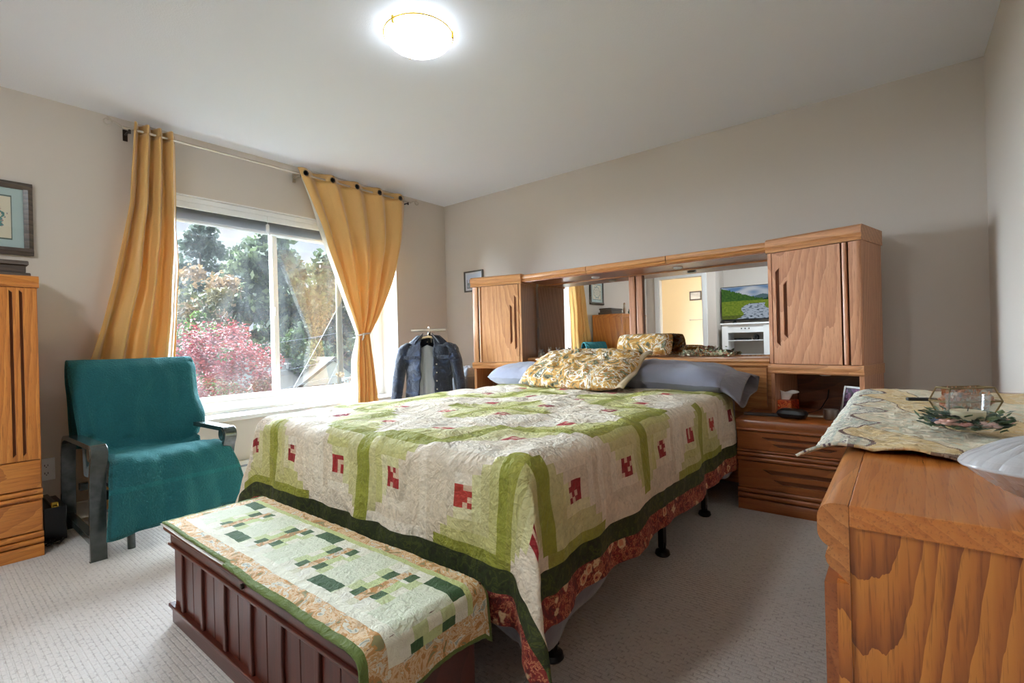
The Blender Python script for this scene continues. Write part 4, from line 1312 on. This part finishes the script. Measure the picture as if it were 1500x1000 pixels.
# sampler in the dark frame
def pic_quad(parent, name, w, h, fn, nx, ny, mat, axis='x'):
    g = MB().grid(lambda u, v: (0, lerp(-w/2, w/2, u), lerp(-h/2, h/2, v)) if axis == 'x' else (lerp(-w/2, w/2, u), 0, lerp(-h/2, h/2, v)), nx, ny, fn)
    return g.build(name, mat, parent)
m_print = NT('printed_paper'); a_ = m_print.n('Attribute', attribute_name='Col').outputs['Color']
m_print.surf(m_print.bsdf(a_, .4).outputs[0]); m_print = m_print.mat
PW, PH = .44, .40
sp = thing('framed_sampler', 'floral needlework sampler with mint mat in a dark wooden frame on the left wall', 'picture', (.012, -3.19-PW/2+.004, 1.725))
f = MB()
for a, b, c_, d in ((-PW/2,PW/2,PH/2-.038,PH/2),(-PW/2,PW/2,-PH/2,-PH/2+.038)):
    f.prism([(-.01,c_),(.012,c_),(.02,(c_+d)/2),(.012,d),(-.01,d)], 'y', a, b)
for a, b in ((-PW/2,-PW/2+.038),(PW/2-.038,PW/2)):
    f.prism([(-.01,a),(.012,a),(.02,(a+b)/2),(.012,b),(-.01,b)], 'z', -PH/2+.038, PH/2-.038)
f.build('frame', m_dkw, sp, smooth=40)
def sampler(u, v):
    a, b = (u-.5)*2, (v-.5)*2
    if abs(a) > .76 or abs(b) > .74: return col3((178,200,198))
    if abs(a) > .73 or abs(b) > .71: return col3((78,96,86))
    A, Bv = a/.73, b/.71
    r = sqrt(A*A+Bv*Bv); th = atan2(Bv, A)
    vine = abs(r - (.74+.07*sin(th*9)))
    if vine < .035: return col3((70,130,120))
    if .03 < vine < .13 and nz(A*9, Bv*9, 1) > .16: return col3(random.choice([(90,150,140),(196,140,120),(80,110,140)]))
    if r < .5 and abs((Bv*6.5) % 1 - .5) < .13 and nz(A*22, int(Bv*6.5), 4) > -.08: return col3((90,80,74))
    return col3((226,216,192))
pic_quad(sp, 'sampler', PW-.076, PH-.076, sampler, 90, 80, m_print).location = (.004, 0, 0)
MB().box(.0065,.0075,-PW/2+.036,PW/2-.036,-PH/2+.036,PH/2-.036).build('glazing', glass_mat('picture_glass', haze=0.01), sp)
# small picture on the headboard wall
sp = thing('framed_print', 'small grey framed print on the headboard wall beside the left pier cabinet', 'picture', (.415, -.008, 1.60))
f = MB()
for a, b, c_, d in ((-.13,.13,.092,.106),(-.13,.13,-.106,-.092),(-.13,-.115,-.092,.092),(.115,.13,-.092,.092)): f.box(a, b, -.014, .006, c_, d)
f.build('frame', plain('pewter_frame', rgb(96,92,88), .5, .4), sp, bevel=.002)
def vill(u, v):
    if u < .1 or u > .9 or v < .12 or v > .88: return col3((206,212,222))
    if v < .42: return col3((150,160,170)) if nz(u*9, v*9) > 0 else col3((120,132,140))
    if v < .62 and nz(u*8, 1) > -.05: return col3((96,104,124))
    return col3((196,206,224))
pic_quad(sp, 'print', .23, .184, vill, 34, 28, m_print, 'y').location = (0, -.004, 0)

# ------------------------------------------------------------------ valet stand, hanger, shirt and denim jacket
VX, VY = .60, -.80
vs = thing('valet_stand', 'slim wooden-topped valet stand in the corner holding the denim jacket', 'valet stand', (VX, VY, 0), radians(38.65-0))
MB().tube([(-.15,.0,1.092),(.15,.0,1.092)], .013, 14).build('top_bar', m_chrome, vs, smooth=40)
MB().rod((0,.02,.02),(0,.02,1.09),.012).build('pole', m_metalblk, vs, smooth=40)
b = MB()
for k in range(4): b.rod((0,.02,.04),(.22*cos(k*pi/2+.78), .02+.22*sin(k*pi/2+.78), .012), .01, 10)
b.build('foot', m_metalblk, vs, smooth=40)
hg = thing('coat_hanger', 'wooden coat hanger hooked under the valet bar inside the jacket', 'coat hanger', (VX, VY, 0), radians(38.65))
MB().tube([(-.16,-.03,.985),(-.08,-.03,1.02),(0,-.03,1.035),(.08,-.03,1.02),(.16,-.03,.985)], .010, 10).build('shoulder_bar', plain('pale_hanger_wood', rgb(206,180,140), .5), hg, smooth=True)
MB().tube([(0,-.03,1.035),(0,-.03,1.06),(.012,-.03,1.075),(.012,-.02,1.112),(0,-.0,1.12),(-.012,.012,1.105)], .003, 8).build('hook', m_chrome, hg, smooth=True)
t_ = NT('dark_denim'); tc = t_.n('TexCoord').outputs['Object']
n1 = t_.noise(tc, 7, 4, .65, 1.0); n2 = t_.noise(t_.mapping(tc, (1,1,.15)), 240, 2)
c1 = t_.ramp(n1, [(.36, rgb(8,11,20)), (.55, rgb(14,22,42)), (.72, rgb(42,60,94))])
c1 = t_.mix(t_.math('MULTIPLY', n2, .3), c1, rgb(30,42,66))
p_ = t_.bsdf(c1, .8, 0, t_.bump(t_.math('ADD', n1, t_.math('MULTIPLY', n2, .1)), 1.0, .03), Sheen_Weight=.3)
t_.surf(p_.outputs[0]); m_denim = t_.mat
jk = thing('denim_jacket', 'dark blue denim jacket hanging open on the valet stand by the window corner', 'jacket', (VX, VY, 0), radians(38.65))
def torso(u, v):
    # u around from the left front edge, round the back, to the right front edge
    gap = interp([(0,.34),(.15,.26),(.5,.24),(1,.34)], v)
    a = lerp(-pi/2+gap, -pi/2-gap+2*pi, u)          # start just right of front centre
    W_ = interp([(0,.095),(.05,.15),(.12,.205),(.3,.205),(.7,.195),(1,.20)], v)
    D_ = interp([(0,.05),(.1,.07),(.3,.095),(1,.10)], v)
    z = interp([(0,1.05),(.05,1.015),(.12,.965),(1,.50)], v)
    x = W_*cos(a); y = D_*sin(a)
    if v < .12: z = interp([(0,1.05),(1,0)], 0)-lerp(0,.085,v/.12) ; z -= (abs(x)/.2)**1.5*.03
    if v < .12 and sin(a) < 0: z -= .0
    x += .012*nz(a*1.5, v*6, 2); y += .020*nz(a*2, v*7, 6)+.006*nz(a*6, v*18, 6)
    return (x, y-.03, z)
MB().grid(torso, 84, 60).build('body', m_denim, jk, smooth=True, solid=.006)
for s in (-1, 1):
    pts = [(s*.165,-.03,.985),(s*.205,-.035,.93),(s*.232,-.04,.84),(s*.25,-.045,.74),(s*.265,-.05,.64),(s*.275,-.055,.55),(s*.28,-.06,.50)]
    def slv(u, v, s=s, pts=pts):
        k = v*(len(pts)-1); i = min(int(k), len(pts)-2); p = Vector(pts[i]).lerp(Vector(pts[i+1]), k-i)
        a = u*2*pi; r = interp([(0,.058),(.15,.062),(.4,.055),(1,.047)], v)
        r *= 1+.09*nz(cos(a)*1.5+s, sin(a)*1.5, v*7)+.05*nz(cos(a)*3, sin(a)*3, v*16)
        return (p.x+r*.85*cos(a), p.y+r*sin(a), p.z+ (.02*-abs(cos(a)) if v < .05 else 0))
    MB().grid(slv, 36, 44, closed_u=True).build('sleeve', m_denim, jk, smooth=True, solid=.005)
    # collar wings and chest pocket flaps
    def coll(u, v, s=s):
        x = s*lerp(.035, .10, v) ; y = -.085-.012*v+.02*u; z = lerp(1.065, 1.0, v)-lerp(0,.055,u)*(.6+.5*v)
        x += s*.02*u
        return (x, y-.006*sin(v*3), z)
    MB().grid(coll, 8, 10).build('collar', m_denim, jk, smooth=True, solid=.006)
    MB().box(s*.14-.05, s*.14+.05, -.142, -.130, .845, .875).build('pocket_flap', m_denim, jk, bevel=.004)
for z in (.80,.73,.66,.59):
    MB().ball((.082,-.13,z), .006, 10, sz=1).build('button', m_chrome, jk, smooth=True)
MB().box(-.025,.02,.03,.034,.985,1.02).build('neck_label', plain('beige_label', rgb(190,180,160), .7), jk)
sr = thing('grey_shirt', 'light grey shirt hanging inside the open denim jacket', 'shirt', (VX, VY, 0), radians(38.65))
MB().grid(lambda u, v: (lerp(-.12,.12,u)*(.5+.5*min(1,v*4)), -.065-.012*cos((u-.5)*6)+.008*sin(u*26)*v, lerp(.965,.45,v)-(abs(u-.5)*.06 if v < .2 else 0)), 40, 30).build('front', cloth('light_grey_jersey', rgb(150,152,158), wscale=10), sr, smooth=True, solid=.004)
# grey hamper behind
hm = thing('laundry_hamper', 'grey fabric hamper in the corner between the jacket and the pier cabinet', 'hamper', (.58, -.33, 0))
def hamp(u, v):
    a = u*2*pi; r = .12*(1+.02*nz(cos(a)*2, sin(a)*2, v*5))
    s_ = abs(cos(a))**4+abs(sin(a))**4; r = r/s_**.25
    return (r*cos(a), r*sin(a), v*.66)
MB().grid(hamp, 48, 14, closed_u=True).build('basket', cloth('charcoal_canvas', rgb(60,62,68)), hm, smooth=True, solid=.004)
pillow_mesh(.24, .22, .14, 8, 24, 20, .03).build('laundry', cloth('folded_grey_fleece', rgb(96,98,104)), hm, smooth=True, loc=(0,0,.675))

# ------------------------------------------------------------------ rear of the room, seen in the mirror
tvs = thing('television_stand', 'white open television stand with knobs against the far wall, seen in the mirror', 'television stand', (1.74, -5.62, 0))
SWd, SD, SH = .38, .22, 1.19
MB().box(-SWd-.02, SWd+.02, -SD, SD, SH-.03, SH).build('top', m_white, tvs, bevel=.004)
m = MB().box(-SWd, -SWd+.1, -SD+.02, SD-.02, 0, SH-.03).box(SWd-.1, SWd, -SD+.02, SD-.02, 0, SH-.03)
m.build('side_panel', m_white, tvs, bevel=.004)
MB().box(-SWd+.1, SWd-.1, SD-.05, SD-.03, SH-.17, SH-.03).build('drawer', m_white, tvs, bevel=.003)
for x in (-.06, 0, .06):
    MB().ball((x, SD-.022, SH-.10), .011, 10).build('knob', m_brk, tvs, smooth=True)
MB().box(-SWd+.1, SWd-.1, -SD+.03, SD-.04, .62, .64).box(-SWd+.1, SWd-.1, -SD+.03, SD-.04, .88, .892).build('shelf', m_white, tvs)
MB().box(-SWd+.1, SWd-.1, -SD+.03, SD-.04, .0, .08).build('plinth', m_white, tvs)
bxs = thing('media_player', 'slim black media player on the shelf of the white television stand', 'media player', (1.66, -5.6, .893))
MB().box(-.12,.12,-.08,.10,0,.035).build('case', m_black, bxs, bevel=.003)
sp = thing('small_speaker', 'small round black speaker on the shelf of the white television stand', 'speaker', (1.88, -5.56, .893))
MB().lathe([(.045,0),(.05,.01),(.05,.06),(.035,.085),(.0001,.09)], n=24).build('body', m_black, sp, smooth=50)
MB().tube([(0+.03*cos(a), .048, .045+.03*sin(a)) for a in [i*2*pi/20 for i in range(20)]], .004, 6, closed=True).build('ring', plain('grey_ring', rgb(120,120,124), .4), sp, smooth=True)
tv = thing('television', 'flat television showing a green river valley, standing on the white stand, seen in the mirror', 'television', (1.83, -5.60, 1.19))
TWd, THt = .52, .60
MB().box(-TWd, TWd, -.03, .0, .045, .045+THt).build('casing', m_black, tv, bevel=.004)
for s in (-1, 1): MB().prism([(-.10,0),(.10,0),(.10,.008),(.0,.05),(-.02,.05),(-.10,.008)], 'x', s*.3-.012, s*.3+.012).build('foot', m_black, tv)
def river(u, v):
    # seen from the front (u runs right to left because the screen faces +y)
    x = u
    hz_ = .60 + .02*sin(x*20)
    tl = .62+.36*max(0, 1-x*1.7) + .05*nz(x*40, 0, 1)
    tr = .58+.38*max(0, (x-.68)*2.6) + .05*nz(x*36, 3, 1)
    mt = .64+.10*exp(-((x-.66)/.13)**2)
    n = nz(x*30, v*22, 2)
    if v > max(tl, tr, mt):
        c = clamp(.5+nz(x*4, v*7, 8)*1.3)
        return (lerp(.18,.75,c), lerp(.32,.78,c), lerp(.55,.82,c), 1)
    if v > .56:
        if v < tl and x < .66: k = .5+.5*n; return (.03+.10*k, .10+.16*k, .03+.02*k, 1)
        if v < tr: k = .5+.5*n; return (.015+.03*k, .04+.07*k, .03+.02*k, 1)
        return (.12,.2,.22,1)
    c = .55 + (.56-v)*.15*0 + .06*sin(v*14)
    wd = .10+(.56-v)*.75
    if abs(x-(c+.1*(.56-v))) < wd*.7 and v < .47:
        return (.55,.62,.72,1) if nz(x*18, v*40, 2) > -.22 else (.10,.13,.16,1)
    k = .5+.5*n
    return (.14+.22*k, .24+.2*k, .03+.03*k, 1) if v > .12 else (.1+.1*k,.14+.1*k,.04,1)
t_ = NT('lit_screen'); a_ = t_.n('Attribute', attribute_name='Col').outputs['Color']
e_ = t_.n('Emission'); t_.l(a_, e_.inputs[0]); e_.inputs[1].default_value = .42; t_.surf(e_.outputs[0])
MB().grid(lambda u, v: (lerp(-TWd+.012, TWd-.012, u), .002, lerp(.07, .033+THt, v)), 150, 86, river).build('screen', t_.mat, tv)
pc = thing('framed_photo', 'small dark framed picture on the peach wall of the hall, seen in the mirror', 'picture', (.32, -7.295, 1.865))
MB().box(-.13,.13,-.004,.012,-.10,.10).build('frame', m_dkw, pc, bevel=.004)
MB().box(-.10,.10,.012,.0135,-.07,.07).build('print', plain('pale_print', rgb(206,200,196), .5, bscale=0, var=.3), pc)
tb2 = thing('towel_bar', 'chrome towel bar on the peach wall of the hall, seen in the mirror', 'towel bar', (.36, -7.30, 1.34))
MB().rod((-.16,.05,0),(.16,.05,0),.009).build('bar', m_chrome, tb2, smooth=40)
MB().rod((-.16,.0,0),(-.16,.055,0),.014).rod((.16,.0,0),(.16,.055,0),.014).build('bracket', m_chrome, tb2, smooth=40)
ws = thing('wire_scroll_decoration', 'white wire scroll ornament inside the hall doorway, seen in the mirror', 'decoration', (-.45, -7.05, 0))
for k, r in enumerate((.05,.08,.11)):
    MB().tube([(r*cos(a), 0, .95+r*sin(a)*1.2) for a in [i*pi/16 for i in range(17)]], .005, 6).build('scroll', m_white, ws, smooth=True)
MB().rod((0,0,0),(0,0,1.0),.008).rod((-.11,0,.95),(.11,0,.95),.005).build('stem', m_white, ws)
MB().lathe([(.10,0),(.10,.02),(.02,.03)], n=24).build('base', m_white, ws)

# ------------------------------------------------------------------ outdoors
m_leafs = {}
FOL = .50
def foliage(nm, rough=.6):
    if nm in m_leafs: return m_leafs[nm]
    t = NT(nm); a = t.n('Attribute', attribute_name='Col').outputs['Color']
    a = t.mix(1.0, a, (FOL, FOL, FOL, 1), 'MULTIPLY')
    p = t.bsdf(a, rough, 0, None, Specular_IOR_Level=.2)
    tl = t.n('BsdfTranslucent'); t.l(a, tl.inputs[0])
    m = t.n('MixShader'); m.inputs[0].default_value = .18; t.l(p.outputs[0], m.inputs[1]); t.l(tl.outputs[0], m.inputs[2])
    t.surf(m.outputs[0]); m_leafs[nm] = t.mat; return t.mat
m_bark = plain('grey_brown_bark', rgb(110,96,84), .9, bscale=12, bstr=.5, var=.2)
GZ = -3.6
def conifer(label, x, y, h, R, seed, cols, n=9000, leaf=.16, low=1.2, droop=.25, airy=0.0, shape=.8, grp=None):
    t = thing('conifer_tree', label, 'tree', (x, y, GZ), 0, grp)
    rng = random.Random(seed)
    MB().tube([(0,0,0),(0,0,h*.5),(rng.uniform(-.1,.1),0,h*.97)], lambda q: .22*(1-q)+.03, 10).build('trunk', m_bark, t, smooth=True)
    br = MB(); f = MB()
    nb = int(h*7)
    B = []
    for i in range(nb):
        k = rng.random()**.8; z = low+(h-low)*k
        rad = R*(1-k)**shape*rng.uniform(.6,1.08)+.15
        a = rng.uniform(0, 2*pi); B.append((z, rad, a))
        if rad > .7: br.tube([(0,0,z),(cos(a)*rad*.5,sin(a)*rad*.5,z-droop*rad*.2),(cos(a)*rad*.95,sin(a)*rad*.95,z-droop*rad*.8)], lambda q: .04*(1-q)+.008, 5)
    tot = sum(b[1]**1.5 for b in B)
    for z, rad, a in B:
        m = int(n*rad**1.5/tot)
        cb = rng.choice(cols); 
        for _ in range(m):
            r = rad*rng.random()**.55; sp_ = .10+.20*r
            zz = z - droop*r*r/rad*.8 + rng.gauss(0, .10+.05*r)
            xx = cos(a)*r + rng.gauss(0, sp_)*-sin(a); yy = sin(a)*r + rng.gauss(0, sp_)*cos(a)
            v_ = rng.uniform(.75,1.25)
            f.leaf((xx, yy, zz), leaf*rng.uniform(.6,1.3), rng, col3([min(255,q*v_) for q in cb]))
    br.build('branches', m_bark, t); f.build('foliage', foliage('needle_foliage'), t)
    return t
def bushy(label, x, y, z0, rx, ry, rz, seed, cols, n=9000, leaf=.09, name='leafy_tree', cat='tree', trunk=True, flat=0.0, clumps=40, base=GZ, grp=None):
    t = thing(name, label, cat, (x, y, base), 0, grp)
    rng = random.Random(seed); f = MB(); zc = z0-base
    C = []
    for i in range(clumps):
        while True:
            p = Vector((rng.uniform(-1,1), rng.uniform(-1,1), rng.uniform(-1,1)))
            if .35 < p.length < 1: break
        C.append((p, rng.choice(cols), rng.uniform(.16,.34)))
    for p, cb, cr2 in C:
        for _ in range(n//clumps):
            d = Vector((rng.gauss(0,1), rng.gauss(0,1), rng.gauss(0,1)*.55)); d.normalize(); d *= cr2*rng.random()**.4
            q = p+d; v_ = rng.uniform(.8,1.2)
            f.leaf((q.x*rx, q.y*ry, zc+q.z*rz), leaf*rng.uniform(.6,1.3), rng, col3([min(255,w*v_) for w in cb]), flat=flat)
    f.build('foliage', foliage('leaf_foliage'), t)
    if trunk:
        b = MB().tube([(0,0,0),(0,0,zc*.6),(.1,.1,zc)], lambda q: .16*(1-q)+.05, 10)
        for i in range(9):
            a = rng.uniform(0,2*pi); b.tube([(0,0,zc*.5),(cos(a)*rx*.35,sin(a)*ry*.35,zc*.9),(cos(a)*rx*.7,sin(a)*ry*.7,zc+rz*.25)], lambda q: .07*(1-q)+.012, 6)
        b.build('trunk', m_bark, t, smooth=True)
    return t
OG = [(104,118,84),(120,130,92),(88,104,76)]
conifer('tall airy grey-green conifer at the left of the window view', -30, 7.9, 12.6, 3.6, 1, [(112,124,104),(98,112,96)], n=10000, leaf=.22, droop=.1, shape=.55)
conifer('broad full conifer in the middle of the window view', -27, 10.6, 12.0, 4.4, 2, [(126,140,98),(108,124,88),(140,150,104)], n=20000, leaf=.24, shape=.42)
conifer('dark conifer rising behind the window mullion', -32, 14.2, 12.4, 3.6, 3, [(92,108,80),(108,122,88)], n=12000, leaf=.24, shape=.5)
conifer('tall green conifer in the right window pane above the roof', -26, 15.2, 11.6, 4.4, 4, [(112,128,84),(98,116,76),(126,140,92)], n=20000, leaf=.23, shape=.42)
bushy('rusty autumn tree above the red maple', -22, 4.6, 2.1, 3.4, 2.6, 3.0, 5, [(170,140,100),(150,136,90),(184,150,110),(130,132,84)], n=9000, leaf=.13)
bushy('light green tree left of the red maple', -17, 2.9, 0.3, 1.7, 1.5, 2.0, 6, [(140,164,84),(122,150,76)], n=6000, leaf=.10)
bushy('green shrubby tree between maple and roof', -20, 8.4, -.2, 2.2, 2.0, 2.0, 7, [(118,138,84),(100,120,72)], n=6000, leaf=.12)
bushy('dense evergreen behind the neighbouring roof', -24, 12.6, .6, 5.0, 3.4, 2.9, 9, [(84,100,62),(70,88,54),(98,112,70)], n=14000, leaf=.14)
bushy('red maple tree outside the left window pane', -9.0, 1.05, -.18, 1.6, 1.35, 1.65, 8, [(172,72,74),(150,58,62),(184,92,88),(166,84,76)], n=17000, leaf=.042, flat=.75, clumps=60, name='maple_tree')
bushy('bare reddish shrub in front of the white gable', -14.5, 7.7, -1.15, 1.2, 1.1, .95, 10, [(190,150,120),(170,120,100),(206,170,110)], n=4000, leaf=.05, name='shrub', cat='shrub', trunk=True)
hs = thing('neighbouring_house', 'neighbouring house with brown roof and white gable below the window', 'house', (-18, 7.6, GZ))
zr = GZ
MB().box(-4.5, 0, -3.2, 3.9, 0, 2.4).build('wall', wallmat('house_stucco', rgb(240,240,240)), hs)
MB().prism([(-.35,2.4),(3.9,2.4),(1.85,3.88)], 'x', -4.4, .0).build('gable', wallmat('gable_white', rgb(246,246,246)), hs)
m_roof = plain('brown_shingle', rgb(84,78,70), .9, bscale=14, bstr=.4, var=.12)
MB().prism([(-.75,2.12),(1.85,3.90),(4.35,2.12),(4.45,2.22),(1.85,4.05),(-.85,2.22)], 'x', -4.7, .25).build('roof', m_roof, hs)
MB().prism([(-4.9,2.2),(-2.4,3.98),(-.2,3.98),(.1,3.9)][:0] or [(-4.8,2.1),(.9,2.1),(.9,2.2),(-4.8,2.2)], 'y', -6.4, -.6).build('eave', m_roof, hs)
MB().prism([(.9,2.2),(-2.2,4.02),(-4.8,2.2)], 'y', -6.4, 1.9).build('side_roof', m_roof, hs)
pv = MB()
for y, x in ((-2.6,-.6),(-1.0,-1.0),(.3,-1.4)): pv.rod((x, y, 3.0),(x, y, 3.75),.06,8).box(x-.15,x+.15,y-.12,y+.12,3.75,3.80)
pv.build('vent_pipe', m_white, hs)
po = thing('utility_pole', 'pale wooden utility pole outside the right window pane', 'utility pole', (-17, 9.25, GZ))
MB().tube([(0,0,0),(0,0,9.5)], lambda q: .17-.05*q, 14).build('pole', plain('weathered_pole_wood', rgb(130,124,100), .85, bscale=20, bstr=.3), po, smooth=50)
MB().box(-.07,.07,-.9,.9,8.2,8.32).build('crossarm', m_bark, po)
MB().box(.15,.3,-.05,.6,2.9,3.05).build('insulator', m_white, po)
m_wire = plain('overhead_wire', rgb(110,114,118), .5)
for k, (a, b, sag) in enumerate((((-17,9.25,1.6),(-14,-14,1.2),.8), ((-17,9.25,.35),(-14,-14,-.1),.7), ((-17,9.25,-.4),(-11,-10,-.6),.5), ((-17,9.25,2.9),(-12,4.0,-1.0),.05), ((-17,9.25,.35),(-14,5.6,-2.6),.02))):
    pts = [tuple(Vector(a).lerp(Vector(b), i/30) - Vector((0,0,sag*4*(i/30)*(1-i/30)))) for i in range(31)]
    o = MB().tube(pts, .010, 6).build('utility_wire', m_wire, smooth=True)
    tag(o, ['upper overhead wire crossing the window view', 'middle overhead wire crossing the window view', 'lower overhead wire crossing the red maple', 'long slanting guy wire left of the utility pole', 'short slanting guy wire beside the utility pole'][k], 'wire', 'wires on the utility pole')
o = MB().box(-60, -1.2, -40, 50, GZ-.2, GZ).build('ground_outside', plain('lawn_green', rgb(52,60,36), .95, bscale=3, bstr=.2, var=.2)); o['kind'] = 'structure'

# ------------------------------------------------------------------ light
w = bpy.data.worlds.new('world'); SC.world = w; w.use_nodes = True
nt = w.node_tree; nt.nodes.clear()
out = nt.nodes.new('ShaderNodeOutputWorld'); bg = nt.nodes.new('ShaderNodeBackground')
tc = nt.nodes.new('ShaderNodeTexCoord'); sx = nt.nodes.new('ShaderNodeSeparateXYZ'); rp = nt.nodes.new('ShaderNodeValToRGB')
nt.links.new(tc.outputs['Generated'], sx.inputs[0]); nt.links.new(sx.outputs['Z'], rp.inputs[0])
rp.color_ramp.elements[0].position = 0.0; rp.color_ramp.elements[0].color = (.66,.76,.92,1)
rp.color_ramp.elements[1].position = .6; rp.color_ramp.elements[1].color = (.36,.50,.82,1)
ns = nt.nodes.new('ShaderNodeTexNoise'); ns.inputs['Scale'].default_value = 5; ns.inputs['Detail'].default_value = 5
nt.links.new(tc.outputs['Generated'], ns.inputs['Vector'])
r2 = nt.nodes.new('ShaderNodeValToRGB'); r2.color_ramp.elements[0].position = .42; r2.color_ramp.elements[1].position = .62
nt.links.new(ns.outputs[0], r2.inputs[0])
mx = nt.nodes.new('ShaderNodeMix'); mx.data_type = 'RGBA'
nt.links.new(r2.outputs[0], mx.inputs[0]); nt.links.new(rp.outputs[0], mx.inputs[6]); mx.inputs[7].default_value = (.86,.89,.94,1)
nt.links.new(mx.outputs[2], bg.inputs[0]); bg.inputs[1].default_value = .70
nt.links.new(bg.outputs[0], out.inputs[0])
sun = bpy.data.lights.new('sun', 'SUN'); so = bpy.data.objects.new('sun', sun); COL.objects.link(so)
sun.energy = 92.0; sun.angle = radians(120); sun.color = (.73,.87,1.0)
d = Vector((1.0, -.05, -.34)).normalized()
so.rotation_euler = d.to_track_quat('-Z', 'Y').to_euler(); so.location = (-6, 2, 6)
# portal over the window opening guides the daylight sampling
pl_ = bpy.data.lights.new('window_portal', 'AREA'); po_ = bpy.data.objects.new('window_portal', pl_); COL.objects.link(po_)
pl_.shape = 'RECTANGLE'; pl_.size = 2.1; pl_.size_y = 1.5; pl_.cycles.is_portal = True
po_.location = (-.36, (WY0+WY1)/2, 1.28); po_.rotation_euler = Vector((1,0,0)).to_track_quat('-Z', 'Z').to_euler()

vs_ = SC.view_settings
SC.display_settings.display_device = 'sRGB'
vs_.view_transform = 'Standard'; vs_.look = 'None'; vs_.exposure = 0.54; vs_.gamma = 1.0; vs_.use_curve_mapping = False
cy = SC.cycles
cy.use_denoising = True; cy.max_bounces = 10; cy.diffuse_bounces = 5; cy.glossy_bounces = 5
cy.transmission_bounces = 8; cy.transparent_max_bounces = 16; cy.sample_clamp_indirect = 6.0
cy.use_adaptive_sampling = True; cy.adaptive_threshold = .015
cy.caustics_reflective = False; cy.caustics_refractive = False
